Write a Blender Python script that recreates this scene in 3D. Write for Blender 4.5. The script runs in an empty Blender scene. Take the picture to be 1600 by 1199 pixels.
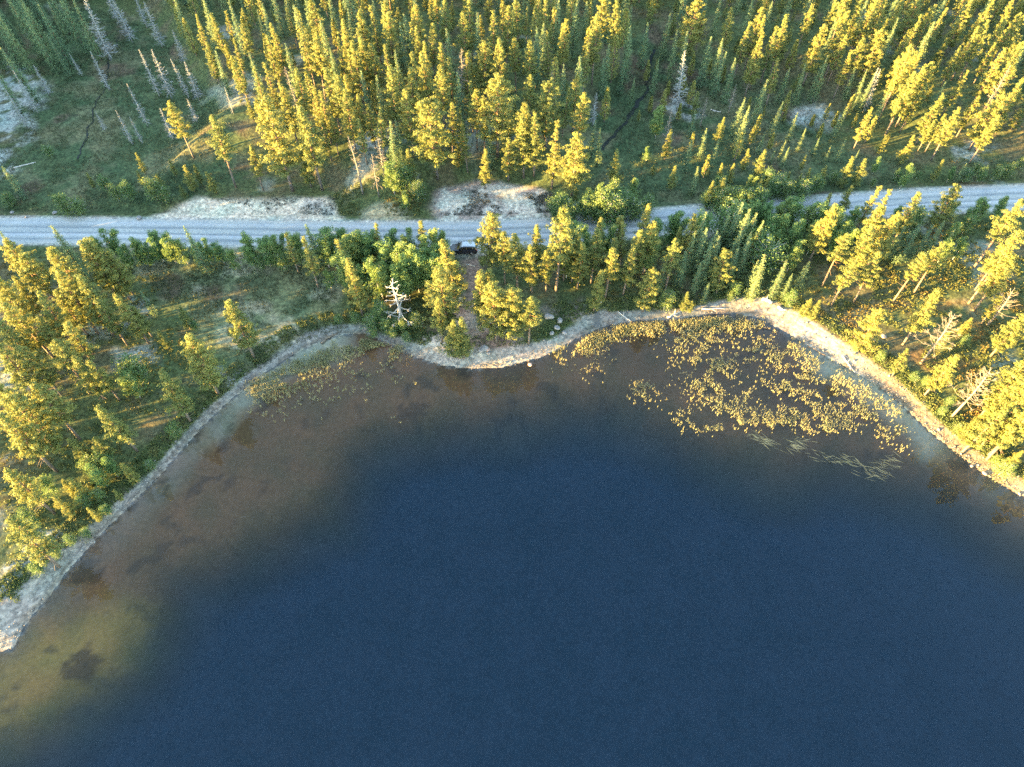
import bpy, math, random
import numpy as np
from mathutils import Vector

# ------------------------------------------------------------------ camera, sky, sun, exposure
SC = bpy.context.scene
COL = SC.collection
CAM_H, CAM_F, CAM_DEP = 82.0, 1100.0, math.radians(53)     # drone height, focal length (px at 1600 wide), pitch below the horizon
SUN_EL, SUN_DIR = math.radians(6.2), math.radians(20)      # shadows run 20 degrees round from +X towards +Y

cd = bpy.data.cameras.new('camera')
cd.sensor_width = 36.0
cd.lens = 36.0 * CAM_F / 1600.0
cd.clip_start, cd.clip_end = 0.5, 20000
cam = bpy.data.objects.new('camera', cd)
cam.location = (0, 0, CAM_H)
cam.rotation_euler = (math.pi / 2 - CAM_DEP, 0, 0)
COL.objects.link(cam)
SC.camera = cam

world = bpy.data.worlds.new('World')
SC.world = world
world.use_nodes = True
wn = world.node_tree
bg = wn.nodes['Background']
sky = wn.nodes.new('ShaderNodeTexSky')
sky.sky_type = 'NISHITA'
sky.sun_disc = False
sky.sun_elevation = SUN_EL
# Nishita: rotation 0 puts the sun at +Y, growing clockwise seen from above
sun_pos = Vector((-math.cos(SUN_DIR) * math.cos(SUN_EL), -math.sin(SUN_DIR) * math.cos(SUN_EL), math.sin(SUN_EL)))
sky.sun_rotation = math.atan2(sun_pos.x, sun_pos.y)
sky.air_density, sky.dust_density, sky.ozone_density = 1.0, 0.4, 1.0
bg.inputs['Strength'].default_value = 0.116
wn.links.new(sky.outputs[0], bg.inputs['Color'])

sd = bpy.data.lights.new('sun', 'SUN')
sd.energy = 5.0
sd.angle = math.radians(0.5)
sd.color = (1.0, 0.62, 0.19)
sun = bpy.data.objects.new('sun', sd)
sun.rotation_euler = (-sun_pos).to_track_quat('-Z', 'Y').to_euler()
sun.location = sun_pos * 300
COL.objects.link(sun)

SC.view_settings.view_transform = 'Standard'
SC.view_settings.look = 'None'
SC.view_settings.gamma = 1.0
SC.view_settings.exposure = 4.05
SC.view_settings.use_curve_mapping = False
SC.render.engine = 'CYCLES'
cy = SC.cycles
cy.max_bounces, cy.diffuse_bounces, cy.glossy_bounces = 6, 3, 2
cy.transmission_bounces, cy.transparent_max_bounces, cy.volume_bounces = 3, 6, 0
cy.use_denoising = False
cy.caustics_reflective = cy.caustics_refractive = False

# ------------------------------------------------------------------ helpers: picture point <-> ground
rng = np.random.default_rng(11)
SF, CF = math.sin(CAM_DEP), math.cos(CAM_DEP)
def ray(px, py, z=0.0):
    x = (np.asarray(px, float) - 800) / CAM_F
    y = -(np.asarray(py, float) - 599.5) / CAM_F
    t = (z - CAM_H) / (-SF + y * CF)
    return x * t, (CF + y * SF) * t
def proj(x, y, z):
    dz = z - CAM_H
    d = y * CF - dz * SF
    u = y * SF + dz * CF
    return 800 + CAM_F * x / d, 599.5 - CAM_F * u / d

def _hash(ix, iy, seed):
    h = (ix.astype(np.int64) * 374761393 + iy.astype(np.int64) * 668265263 + seed * 1442695041) & 0xffffffff
    h = ((h ^ (h >> 13)) * 1274126177) & 0xffffffff
    return ((h ^ (h >> 16)) & 0xffff) / 65535.0
def vnoise(x, y, scale, seed=0, octaves=3):
    x, y = np.asarray(x, float) / scale, np.asarray(y, float) / scale
    out, amp, tot = 0, 1.0, 0
    for o in range(octaves):
        ix, iy = np.floor(x), np.floor(y)
        fx, fy = x - ix, y - iy
        fx, fy = fx * fx * (3 - 2 * fx), fy * fy * (3 - 2 * fy)
        a, b = _hash(ix, iy, seed + o), _hash(ix + 1, iy, seed + o)
        c, d = _hash(ix, iy + 1, seed + o), _hash(ix + 1, iy + 1, seed + o)
        out = out + amp * ((a * (1 - fx) + b * fx) * (1 - fy) + (c * (1 - fx) + d * fx) * fy)
        tot += amp; amp *= 0.5; x, y = x * 2.03 + 17, y * 2.03 + 31
    return out / tot
def sstep(a, b, v):
    t = np.clip((v - a) / (b - a), 0, 1)
    return t * t * (3 - 2 * t)
def seg_dist(x, y, P, closed):
    best = np.full(np.shape(x), 1e9)
    n = len(P)
    for i in range(n if closed else n - 1):
        ax, ay = P[i]; bx, by = P[(i + 1) % n]
        dx, dy = bx - ax, by - ay
        L = dx * dx + dy * dy + 1e-12
        t = np.clip(((x - ax) * dx + (y - ay) * dy) / L, 0, 1)
        best = np.minimum(best, np.hypot(x - ax - t * dx, y - ay - t * dy))
    return best
def inside(x, y, P):
    res = np.zeros(np.shape(x), bool)
    n = len(P)
    for i in range(n):
        ax, ay = P[i]; bx, by = P[(i + 1) % n]
        if ay == by: continue
        c = ((ay > y) != (by > y)) & (x < (bx - ax) * (y - ay) / (by - ay) + ax)
        res ^= c
    return res
def sdf(x, y, P):
    d = seg_dist(x, y, P, True)
    return np.where(inside(x, y, P), -d, d)          # negative inside
def wpoly(pts, z=0.0):
    a = np.array(pts, float)
    X, Y = ray(a[:, 0], a[:, 1], z)
    return list(zip(X, Y))

# ------------------------------------------------------------------ lie of the land
SHORE_PX = [(0,1018),(18,1014),(30,996),(45,968),(78,930),(105,893),(150,842),(200,792),(250,742),(285,702),(315,667),(345,638),(375,613),
 (405,587),(430,573),(455,556),(480,543),(510,531),(535,523),(570,521),(600,534),(625,546),(650,558),(690,571),(740,577),(790,573),(840,560),
 (872,546),(898,530),(925,517),(950,508),(985,503),(1020,500),(1060,499),(1100,492),(1145,489),(1185,497),(1215,512),(1250,532),(1290,556),
 (1330,578),(1370,602),(1402,626),(1430,653),(1462,682),(1500,712),(1535,738),(1565,757),(1600,777)]
SHORE = wpoly(SHORE_PX)
LAKE = SHORE + [(84,30),(110,8),(140,-40),(165,-140),(150,-320),(60,-430),(-120,-450),(-280,-330),(-360,-120),(-300,20),(-220,58),(-165,58),
 (-135,50),(-108,36),(-88,23),(-72,19),(-64,20.5)]
SHELF_EDGE = wpoly([(1600,835),(1560,805),(1500,765),(1450,745),(1350,735),(1250,735),(1150,712),(1080,675),(1000,640),(900,628),(820,640),(720,645),
 (630,668),(555,700),(540,745),(520,800),(430,835),(340,862),(275,905),(245,965),(195,1040),(105,1100),(0,1163)])
SHELF = SHORE + [(78,34),(72,36)] + SHELF_EDGE + [(-64,6),(-80,10),(-70,17)]
ROAD = wpoly([(-500,352),(-250,357),(0,360),(150,361),(300,363),(450,365),(600,367),(740,366),(860,361),(960,353),(1060,344),(1150,336),(1250,328),
 (1350,321),(1450,314),(1600,308),(1850,298),(2300,285)], 1.4)
TERRACE = wpoly([(215,338),(235,300),(300,270),(420,262),(520,292),(545,320),(640,325),(668,290),(760,272),(870,290),(890,330),(930,250),(960,150),
 (1060,90),(1200,120),(1420,200),(1640,226),(2600,200),(2600,-330),(0,-330),(260,60),(330,180),(260,250)], 1.4)
def ground(x, y):
    x, y = np.asarray(x, float), np.asarray(y, float)
    d = sdf(x, y, LAKE)
    land = 0.05 + 0.55 * sstep(0, 5, d) + 0.8 * sstep(4, 26, d) + 0.9 * (vnoise(x, y, 14, 3) - 0.5) * sstep(3, 14, d) + 0.25 * (vnoise(x, y, 2.2, 5) - 0.5) * sstep(2, 6, d)
    t = -sdf(x, y, TERRACE)
    land = land + 3.2 * sstep(-1.5, 8, t) + 0.02 * np.clip(y - 130, 0, 200)
    land = land + 34 * sstep(130, 15, np.hypot(x + 285, (y - 150) / 1.15))  # hill out of view, placed and raised to shade the upper-left bog
    rd = seg_dist(x, y, ROAD, False)
    k = sstep(8.0, 4.4, rd)
    land = land * (1 - k) + 1.4 * k - 0.45 * sstep(7.4, 5.9, rd) * sstep(4.4, 5.7, rd)
    ds = sdf(x, y, SHELF)
    w = -d
    bed = -(0.03 + 0.075 * np.clip(w, 0, 7) + 0.045 * np.clip(w - 7, 0, 16))
    bed = bed - 6.5 * sstep(-5, 6, ds + 3.5 * (vnoise(x, y, 9, 12) - 0.5)) * sstep(0, 8, w) + 0.12 * (vnoise(x, y, 5, 9) - 0.5) * sstep(1, 5, w)
    return np.where(d > 0, land, bed)
_hx, _hy = np.arange(-150, 150.1, 0.75), np.arange(4, 262, 0.75)
_H = ground(*np.meshgrid(_hx, _hy))
def gz(x, y):
    """height from a lookup grid (exact formula outside it)"""
    if not (-149 < x < 149 and 5 < y < 260): return float(ground(np.array([x]), np.array([y]))[0])
    i, j = (x + 150) / 0.75, (y - 4) / 0.75
    a, b_ = int(i), int(j); f, g_ = i - a, j - b_
    return float((_H[b_, a] * (1 - f) + _H[b_, a + 1] * f) * (1 - g_) + (_H[b_ + 1, a] * (1 - f) + _H[b_ + 1, a + 1] * f) * g_)
def at(px, py, h=0.0):
    """the ground point whose point h metres above it shows at a picture point"""
    z = h
    for _ in range(6):
        x, y = ray(px, py, z)
        z = gz(x, y) + h
    return float(x), float(y), z - h
def at_many(px, py):
    z = np.zeros(len(px))
    for _ in range(4):
        x, y = ray(px, py, z)
        z = ground(x, y)
    return x, y, z

# ------------------------------------------------------------------ materials
def new_mat(name):
    m = bpy.data.materials.new(name)
    m.use_nodes = True
    nt = m.node_tree
    return m, nt, nt.nodes['Principled BSDF']
def N(nt, typ, **kw):
    n = nt.nodes.new(typ)
    for k, v in kw.items():
        if k in n.bl_rna.properties: setattr(n, k, v)
        else: n.inputs[k.replace('_', ' ')].default_value = v
    return n
def ramp(nt, src, stops):
    r = nt.nodes.new('ShaderNodeValToRGB')
    els = r.color_ramp.elements
    while len(els) > 1: els.remove(els[-1])
    els[0].position, els[0].color = stops[0][0], (*stops[0][1], 1)
    for p, c in stops[1:]:
        e = els.new(p); e.color = (*c, 1)
    nt.links.new(src, r.inputs[0])
    return r
def mixc(nt, fac, a, b, mode='MIX'):
    n = nt.nodes.new('ShaderNodeMix'); n.data_type = 'RGBA'; n.blend_type = mode
    for sock, v in ((n.inputs[0], fac), (n.inputs[6], a), (n.inputs[7], b)):
        if hasattr(v, 'links') or isinstance(v, bpy.types.NodeSocket): nt.links.new(v, sock)
        elif isinstance(v, (int, float)): sock.default_value = v
        else: sock.default_value = (*v, 1)
    return n.outputs[2]

def leaf_mat(name, cols, trans=0.3, scale=0.9, var=0.35):
    """leaves: a colour spread by clumps and from tree to tree, with light passing through the blades"""
    m, nt, p = new_mat(name)
    tc = N(nt, 'ShaderNodeTexCoord'); oi = N(nt, 'ShaderNodeObjectInfo')
    no = N(nt, 'ShaderNodeTexNoise', Scale=scale, Detail=2.0)
    nt.links.new(tc.outputs['Object'], no.inputs['Vector'])
    ad = N(nt, 'ShaderNodeMath', operation='MULTIPLY_ADD')
    nt.links.new(oi.outputs['Random'], ad.inputs[0]); ad.inputs[1].default_value = var
    nt.links.new(no.outputs[0], ad.inputs[2])
    su = N(nt, 'ShaderNodeMath', operation='SUBTRACT'); nt.links.new(ad.outputs[0], su.inputs[0]); su.inputs[1].default_value = var / 2
    st = [(0.25 + 0.5 * i / (len(cols) - 1), c) for i, c in enumerate(cols)]
    r = ramp(nt, su.outputs[0], st)
    p.inputs['Roughness'].default_value = 0.6
    p.inputs['Specular IOR Level'].default_value = 0.25
    nt.links.new(r.outputs[0], p.inputs['Base Color'])
    tr = N(nt, 'ShaderNodeBsdfTranslucent'); nt.links.new(r.outputs[0], tr.inputs[0])
    mx = N(nt, 'ShaderNodeMixShader'); mx.inputs[0].default_value = trans
    nt.links.new(p.outputs[0], mx.inputs[1]); nt.links.new(tr.outputs[0], mx.inputs[2])
    nt.links.new(mx.outputs[0], nt.nodes['Material Output'].inputs[0])
    return m
def plain_mat(name, c1, c2, scale=3.0, rough=0.85, metal=0.0, spec=0.3, bump=0.0):
    m, nt, p = new_mat(name)
    tc = N(nt, 'ShaderNodeTexCoord'); no = N(nt, 'ShaderNodeTexNoise', Scale=scale, Detail=4.0)
    nt.links.new(tc.outputs['Object'], no.inputs['Vector'])
    r = ramp(nt, no.outputs[0], [(0.3, c1), (0.7, c2)])
    nt.links.new(r.outputs[0], p.inputs['Base Color'])
    p.inputs['Roughness'].default_value = rough; p.inputs['Metallic'].default_value = metal
    p.inputs['Specular IOR Level'].default_value = spec
    if bump:
        b = N(nt, 'ShaderNodeBump'); b.inputs['Strength'].default_value = bump; b.inputs['Distance'].default_value = 0.05
        nt.links.new(no.outputs[0], b.inputs['Height']); nt.links.new(b.outputs[0], p.inputs['Normal'])
    return m

M = {}
M['pine'] = leaf_mat('pine_needles', [(0.132, 0.165, 0.054), (0.185, 0.205, 0.060), (0.235, 0.235, 0.064)], 0.35)
M['spruce'] = leaf_mat('spruce_needles', [(0.095, 0.160, 0.090), (0.130, 0.200, 0.100), (0.170, 0.225, 0.100)])
M['birch'] = leaf_mat('birch_leaves', [(0.105, 0.185, 0.066), (0.145, 0.23, 0.075), (0.20, 0.255, 0.08)], 0.4)
M['willow'] = leaf_mat('willow_leaves', [(0.082, 0.145, 0.054), (0.11, 0.18, 0.062), (0.15, 0.20, 0.066)], 0.35)
M['deadtwig'] = plain_mat('weathered_twigs', (0.19, 0.20, 0.20), (0.30, 0.31, 0.31), 2.0)
M['snag'] = plain_mat('bleached_wood', (0.12, 0.108, 0.092), (0.22, 0.20, 0.175), 2.5)
M['greytwig'] = plain_mat('dry_twigs', (0.20, 0.17, 0.13), (0.32, 0.27, 0.22), 2.0)
M['birchbark'] = plain_mat('birch_bark', (0.30, 0.29, 0.26), (0.62, 0.60, 0.55), 6.0)
M['log'] = plain_mat('driftwood', (0.34, 0.31, 0.27), (0.60, 0.56, 0.50), 3.0, bump=0.3)
M['wetlog'] = plain_mat('wet_wood', (0.10, 0.075, 0.055), (0.22, 0.17, 0.12), 3.0)
M['stone'] = plain_mat('pale_stone', (0.14, 0.135, 0.135), (0.30, 0.285, 0.275), 4.0, bump=0.4)
M['redstone'] = plain_mat('pinkish_stone', (0.34, 0.21, 0.16), (0.52, 0.36, 0.28), 4.0, bump=0.4)
M['pebble'] = plain_mat('shore_pebbles', (0.10, 0.095, 0.09), (0.30, 0.28, 0.255), 1.7)
M['reed'] = leaf_mat('reed_leaves', [(0.17, 0.20, 0.12), (0.25, 0.26, 0.15), (0.33, 0.30, 0.15)], 0.3, 0.35, 0.0)
M['sedge'] = leaf_mat('sedge_leaves', [(0.20, 0.21, 0.10), (0.30, 0.29, 0.15), (0.40, 0.36, 0.20)], 0.3, 0.3, 0.0)
M['float'] = leaf_mat('floating_blades', [(0.12, 0.16, 0.10), (0.22, 0.26, 0.17), (0.30, 0.33, 0.22)], 0.1, 0.5, 0.0)
M['grass'] = leaf_mat('bog_grass', [(0.046, 0.072, 0.032), (0.075, 0.092, 0.044), (0.14, 0.13, 0.075)], 0.25, 0.16, 0.0)
M['under'] = leaf_mat('dwarf_shrubs', [(0.075, 0.105, 0.035), (0.120, 0.135, 0.042), (0.19, 0.130, 0.045)], 0.3, 0.22, 0.0)
M['heather'] = leaf_mat('heather', [(0.050, 0.060, 0.045), (0.085, 0.085, 0.065), (0.13, 0.12, 0.09)], 0.15, 0.4, 0.0)

def bark_mat():
    m, nt, p = new_mat('pine_bark')
    tc = N(nt, 'ShaderNodeTexCoord'); no = N(nt, 'ShaderNodeTexNoise', Scale=3.0, Detail=4.0)
    nt.links.new(tc.outputs['Object'], no.inputs['Vector'])
    sx = N(nt, 'ShaderNodeSeparateXYZ'); nt.links.new(tc.outputs['Object'], sx.inputs[0])
    mr = N(nt, 'ShaderNodeMapRange'); mr.inputs[1].default_value = 2.0; mr.inputs[2].default_value = 6.5
    nt.links.new(sx.outputs[2], mr.inputs[0])
    low = ramp(nt, no.outputs[0], [(0.3, (0.09, 0.072, 0.058)), (0.7, (0.19, 0.16, 0.13))])
    up = ramp(nt, no.outputs[0], [(0.3, (0.15, 0.085, 0.045)), (0.7, (0.25, 0.155, 0.09))])
    c = mixc(nt, mr.outputs[0], low.outputs[0], up.outputs[0])
    nt.links.new(c, p.inputs['Base Color']); p.inputs['Roughness'].default_value = 0.9
    return m
M['bark'] = bark_mat()

def ground_mat(name, bumpy=0.5, mott=1.0):
    """soil colours come from the mesh (what grows or lies where); fine mottling from noise"""
    m, nt, p = new_mat(name)
    at_ = N(nt, 'ShaderNodeAttribute', attribute_name='soil')
    tc = N(nt, 'ShaderNodeTexCoord')
    n1 = N(nt, 'ShaderNodeTexNoise', Scale=1.6, Detail=5.0, Roughness=0.65)
    n2 = N(nt, 'ShaderNodeTexNoise', Scale=0.23, Detail=3.0)
    vo = N(nt, 'ShaderNodeTexVoronoi', Scale=3.2)
    for n in (n1, n2, vo): nt.links.new(tc.outputs['Object'], n.inputs['Vector'])
    q_ = lambda v: tuple(1 + (c - 1) * mott for c in v)
    r1 = ramp(nt, n1.outputs[0], [(0.28, q_((0.42, 0.42, 0.42))), (0.5, (1, 1, 1)), (0.74, q_((1.75, 1.7, 1.6)))])
    r2 = ramp(nt, n2.outputs[0], [(0.35, (0.86, 0.95, 0.9)), (0.65, (1.16, 1.06, 1.0))])
    r3 = ramp(nt, vo.outputs['Color'], [(0.1, q_((0.78, 0.78, 0.78))), (0.9, q_((1.25, 1.25, 1.25)))])
    c = mixc(nt, 1.0, at_.outputs['Color'], r1.outputs[0], 'MULTIPLY')
    c = mixc(nt, 1.0, c, r2.outputs[0], 'MULTIPLY')
    c = mixc(nt, 1.0, c, r3.outputs[0], 'MULTIPLY')
    nt.links.new(c, p.inputs['Base Color'])
    p.inputs['Roughness'].default_value = 0.95; p.inputs['Specular IOR Level'].default_value = 0.15
    if bumpy:
        b = N(nt, 'ShaderNodeBump'); b.inputs['Strength'].default_value = bumpy; b.inputs['Distance'].default_value = 0.25
        nt.links.new(n1.outputs[0], b.inputs['Height']); nt.links.new(b.outputs[0], p.inputs['Normal'])
    return m
M['ground'] = ground_mat('ground_cover')
M['bed'] = ground_mat('lake_bed', 0.1, 0.3)

def water_mat():
    m = bpy.data.materials.new('lake_water'); m.use_nodes = True
    nt = m.node_tree; nt.nodes.clear()
    out = N(nt, 'ShaderNodeOutputMaterial')
    tc = N(nt, 'ShaderNodeTexCoord')
    no = N(nt, 'ShaderNodeTexNoise', Scale=1.8, Detail=3.0, Roughness=0.6)
    nt.links.new(tc.outputs['Object'], no.inputs['Vector'])
    b = N(nt, 'ShaderNodeBump'); b.inputs['Strength'].default_value = 0.25; b.inputs['Distance'].default_value = 0.004
    nt.links.new(no.outputs[0], b.inputs['Height'])
    fr = N(nt, 'ShaderNodeFresnel'); fr.inputs[0].default_value = 1.333; nt.links.new(b.outputs[0], fr.inputs[1])
    gl = N(nt, 'ShaderNodeBsdfGlossy'); gl.inputs['Roughness'].default_value = 0.02; nt.links.new(b.outputs[0], gl.inputs['Normal'])
    tr = N(nt, 'ShaderNodeBsdfTransparent')
    mx = N(nt, 'ShaderNodeMixShader')
    nt.links.new(fr.outputs[0], mx.inputs[0]); nt.links.new(tr.outputs[0], mx.inputs[1]); nt.links.new(gl.outputs[0], mx.inputs[2])
    nt.links.new(mx.outputs[0], out.inputs['Surface'])
    va = N(nt, 'ShaderNodeVolumeAbsorption'); va.inputs['Color'].default_value = (0.14, 0.50, 0.70, 1); va.inputs['Density'].default_value = 0.15
    nt.links.new(va.outputs[0], out.inputs['Volume'])
    return m
M['water'] = water_mat()

def road_mat():
    m, nt, p = new_mat('gravel_road')
    a = N(nt, 'ShaderNodeAttribute', attribute_name='across')
    tc = N(nt, 'ShaderNodeTexCoord')
    n1 = N(nt, 'ShaderNodeTexNoise', Scale=2.5, Detail=5.0); n2 = N(nt, 'ShaderNodeTexNoise', Scale=0.25, Detail=3.0)
    mp = N(nt, 'ShaderNodeMapping'); mp.inputs['Scale'].default_value = (0.06, 1.0, 1.0)
    nt.links.new(tc.outputs['Object'], mp.inputs[0])
    n3 = N(nt, 'ShaderNodeTexNoise', Scale=1.3, Detail=3.0); nt.links.new(mp.outputs[0], n3.inputs['Vector'])
    for n in (n1, n2): nt.links.new(tc.outputs['Object'], n.inputs['Vector'])
    sm = N(nt, 'ShaderNodeMath', operation='MULTIPLY_ADD'); nt.links.new(n3.outputs[0], sm.inputs[0]); sm.inputs[1].default_value = 0.14
    nt.links.new(a.outputs['Fac'], sm.inputs[2])
    off = N(nt, 'ShaderNodeMath', operation='SUBTRACT'); nt.links.new(sm.outputs[0], off.inputs[0]); off.inputs[1].default_value = 0.07
    lt, dk = (0.285, 0.30, 0.295), (0.17, 0.19, 0.205)
    r = ramp(nt, off.outputs[0], [(0.0, (0.34, 0.33, 0.31)), (0.10, lt), (0.16, dk), (0.24, lt), (0.34, (0.36, 0.37, 0.38)), (0.40, dk), (0.48, lt), (0.58, lt), (0.64, dk), (0.72, lt),
                                 (0.82, (0.33, 0.34, 0.35)), (0.90, lt), (1.0, (0.34, 0.33, 0.31))])
    r1 = ramp(nt, n1.outputs[0], [(0.3, (0.86, 0.86, 0.86)), (0.7, (1.12, 1.12, 1.12))])
    r2 = ramp(nt, n2.outputs[0], [(0.3, (0.9, 0.92, 0.95)), (0.7, (1.08, 1.06, 1.03))])
    c = mixc(nt, 1.0, r.outputs[0], r1.outputs[0], 'MULTIPLY'); c = mixc(nt, 1.0, c, r2.outputs[0], 'MULTIPLY')
    nt.links.new(c, p.inputs['Base Color']); p.inputs['Roughness'].default_value = 0.9
    return m
M['road'] = road_mat()

# ------------------------------------------------------------------ mesh building
def mesh_from(name, V, F, mats=None):
    """V (n,3); F list of (m,k) index arrays, one per polygon size"""
    me = bpy.data.meshes.new(name)
    V = np.asarray(V, np.float32)
    me.vertices.add(len(V)); me.vertices.foreach_set('co', V.ravel())
    loops = np.concatenate([f.ravel() for f in F]).astype(np.int32)
    sizes = np.concatenate([np.full(len(f), f.shape[1]) for f in F]).astype(np.int32)
    starts = np.concatenate([[0], np.cumsum(sizes)[:-1]]).astype(np.int32)
    me.loops.add(len(loops)); me.loops.foreach_set('vertex_index', loops)
    me.polygons.add(len(sizes)); me.polygons.foreach_set('loop_start', starts); me.polygons.foreach_set('loop_total', sizes)
    me.polygons.foreach_set('use_smooth', np.zeros(len(sizes), bool))
    me.update(calc_edges=True)
    for m in mats or []: me.materials.append(m)
    return me
class MB:
    """collects pieces of one mesh"""
    def __init__(s): s.V, s.F, s.n = [], {}, 0
    def add(s, V, F):
        V = np.asarray(V, float)
        s.V.append(V)
        for f in (F if isinstance(F, list) else [F]):
            f = np.asarray(f, np.int64)
            s.F.setdefault(f.shape[1], []).append(f + s.n)
        s.n += len(V)
    def tube(s, pts, rad, sides=6, cap=True):
        pts = np.asarray(pts, float); n = len(pts)
        rad = np.broadcast_to(np.asarray(rad, float), (n,))
        t = np.gradient(pts, axis=0); t /= np.linalg.norm(t, axis=1)[:, None] + 1e-9
        ref = np.array([0, 0, 1.0]) if abs(t[0][2]) < 0.9 else np.array([1.0, 0, 0])
        u = np.cross(t, ref); u /= np.linalg.norm(u, axis=1)[:, None] + 1e-9
        v = np.cross(t, u)
        a = np.linspace(0, 2 * np.pi, sides, endpoint=False)
        V = (pts[:, None] + rad[:, None, None] * (u[:, None] * np.cos(a)[None, :, None] + v[:, None] * np.sin(a)[None, :, None])).reshape(-1, 3)
        i = np.arange(n - 1)[:, None] * sides; j = np.arange(sides)[None]; k = (j + 1) % sides
        F = [np.stack([i + j, i + k, i + sides + k, i + sides + j], -1).reshape(-1, 4)]
        if cap: F += [np.arange(sides)[None, ::-1], (n - 1) * sides + np.arange(sides)[None]]
        s.add(V, F)
    def cards(s, C, D, S, L, W):
        """kite-shaped leaf blades: centre, long axis, side axis, length, width"""
        C, D, S = (np.asarray(q, float) for q in (C, D, S)); n = len(C)
        L = np.broadcast_to(L, (n,))[:, None] / 2; W = np.broadcast_to(W, (n,))[:, None] / 2
        V = np.stack([C - D * L, C + S * W + D * L * 0.15, C + D * L, C - S * W + D * L * 0.15], 1).reshape(-1, 3)
        s.add(V, np.arange(4 * n).reshape(n, 4))
    def box(s, c, size, rot=0.0, taper=1.0):
        x, y, z = (np.array(size) / 2)
        V = np.array([[-x, -y, -z], [x, -y, -z], [x, y, -z], [-x, y, -z], [-x * taper, -y * taper, z], [x * taper, -y * taper, z], [x * taper, y * taper, z], [-x * taper, y * taper, z]])
        co, si = math.cos(rot), math.sin(rot)
        V = V @ np.array([[co, si, 0], [-si, co, 0], [0, 0, 1]]) + np.array(c)
        s.add(V, np.array([[0, 3, 2, 1], [4, 5, 6, 7], [0, 1, 5, 4], [1, 2, 6, 5], [2, 3, 7, 6], [3, 0, 4, 7]]))
    def mesh(s, name, mat):
        return mesh_from(name, np.concatenate(s.V), [np.concatenate(f) for f in s.F.values()], [mat])
def unit(v): return v / (np.linalg.norm(v, axis=-1, keepdims=True) + 1e-9)
def rand_dirs(r, n): return unit(r.normal(size=(n, 3)))
def side_of(D, r): return unit(np.cross(D, rand_dirs(r, len(D))))
def smooth(me):
    me.polygons.foreach_set('use_smooth', np.ones(len(me.polygons), bool)); return me

def put(name, me, parent=None, loc=None, label=None, cat=None, group=None, kind=None):
    o = bpy.data.objects.new(name, me); COL.objects.link(o)
    if parent is not None: o.parent = parent
    if loc is not None: o.location = loc
    if label: o['label'] = label
    if cat: o['category'] = cat
    if group: o['group'] = group
    if kind: o['kind'] = kind
    return o

# ------------------------------------------------------------------ ground and lake bed
def spread(lo, hi, step, outs):
    a = np.arange(lo, hi + step * .5, step)
    l, r = [lo], [hi]
    s = step
    while r[-1] < outs[1]: s *= 1.28; r.append(r[-1] + s)
    s = step
    while l[-1] > outs[0]: s *= 1.28; l.append(l[-1] - s)
    return np.concatenate([l[:0:-1], a, r[1:]])
xs = spread(-136, 136, 0.45, (-3200, 3200)); ys = spread(10, 200, 0.45, (-1200, 3600))
GX, GY = np.meshgrid(xs, ys)
gx, gy = GX.ravel(), GY.ravel()
gzv = ground(gx, gy)
lake_d = sdf(gx, gy, LAKE)

def zone(pts, soft, z=1.4, wob=3.0, seed=50):
    """1 inside a picture outline laid on the ground, with a ragged edge"""
    d = sdf(gx, gy, wpoly(pts, z)) + wob * (vnoise(gx, gy, 4.0, seed, 4) - 0.5) * 2
    return sstep(soft, -soft, d)
def lay(base, col, k):
    return base * (1 - k[:, None]) + np.array(col)[None] * k[:, None]
n_big, n_mid, n_fine = vnoise(gx, gy, 22, 60), vnoise(gx, gy, 6, 61, 4), vnoise(gx, gy, 1.6, 62, 3)
soil = np.tile(np.array([0.062, 0.078, 0.032]), (len(gx), 1))                          # mossy floor
soil = lay(soil, (0.095, 0.078, 0.048), sstep(0.48, 0.7, n_mid) * 0.7)                       # needle litter
soil = lay(soil, (0.22, 0.23, 0.20), sstep(0.66, 0.78, vnoise(gx, gy, 9, 63, 4)) * sstep(8, 14, lake_d) * 0.6)    # reindeer lichen
bog = np.maximum(zone([(60,20),(150,20),(260,60),(330,160),(400,215),(380,270),(240,330),(0,335),(-300,330),(-300,240),(20,230),(60,120)], 2), zone([(900,200),(1010,60),(1080,100),(1250,150),(1320,230),(1400,250),(1420,300),(1000,325),(930,300)], 2))
bog = np.maximum(bog, zone([(200,395),(500,385),(520,440),(540,505),(470,530),(400,575),(340,540),(240,450)], 2))
soil = lay(soil, (0.046, 0.068, 0.032), bog)
soil = lay(soil, (0.100, 0.100, 0.056), bog * sstep(0.5, 0.68, n_mid) * 0.8)
heath = zone([(200,395),(500,385),(520,440),(540,505),(470,530),(400,575),(340,540),(240,450)], 2)
soil = lay(soil, (0.115, 0.125, 0.066), heath * 0.8)
soil = lay(soil, (0.25, 0.23, 0.16), heath * sstep(0.52, 0.68, vnoise(gx, gy, 5, 86, 4)) * 0.75)
soil = lay(soil, (0.085, 0.055, 0.042), bog * sstep(0.6, 0.75, vnoise(gx, gy, 8, 66, 4)) * 0.7)
lich = zone([(-60,110),(30,100),(70,140),(55,200),(15,270),(-80,300)], 2)
for q in ([(1245,165),(1290,160),(1310,185),(1270,205),(1235,195)], [(1490,235),(1560,225),(1570,245),(1500,250)], [(180,545),(230,535),(240,565),(190,580)],
          [(345,580),(380,565),(388,590),(350,605)], [(200,470),(235,480),(225,510),(200,500)], [(0,860),(60,830),(110,815),(60,870),(0,930)], [(1350,520),(1390,525),(1380,545)],
          [(575,225),(600,225),(600,260),(560,255)], [(640,270),(665,270),(660,300),(640,300)], [(1040,160),(1090,155),(1100,180),(1050,190)], [(0,560),(40,555),(45,600),(0,610)]):
    lich = np.maximum(lich, zone(q, 1.2, seed=70))
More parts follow.
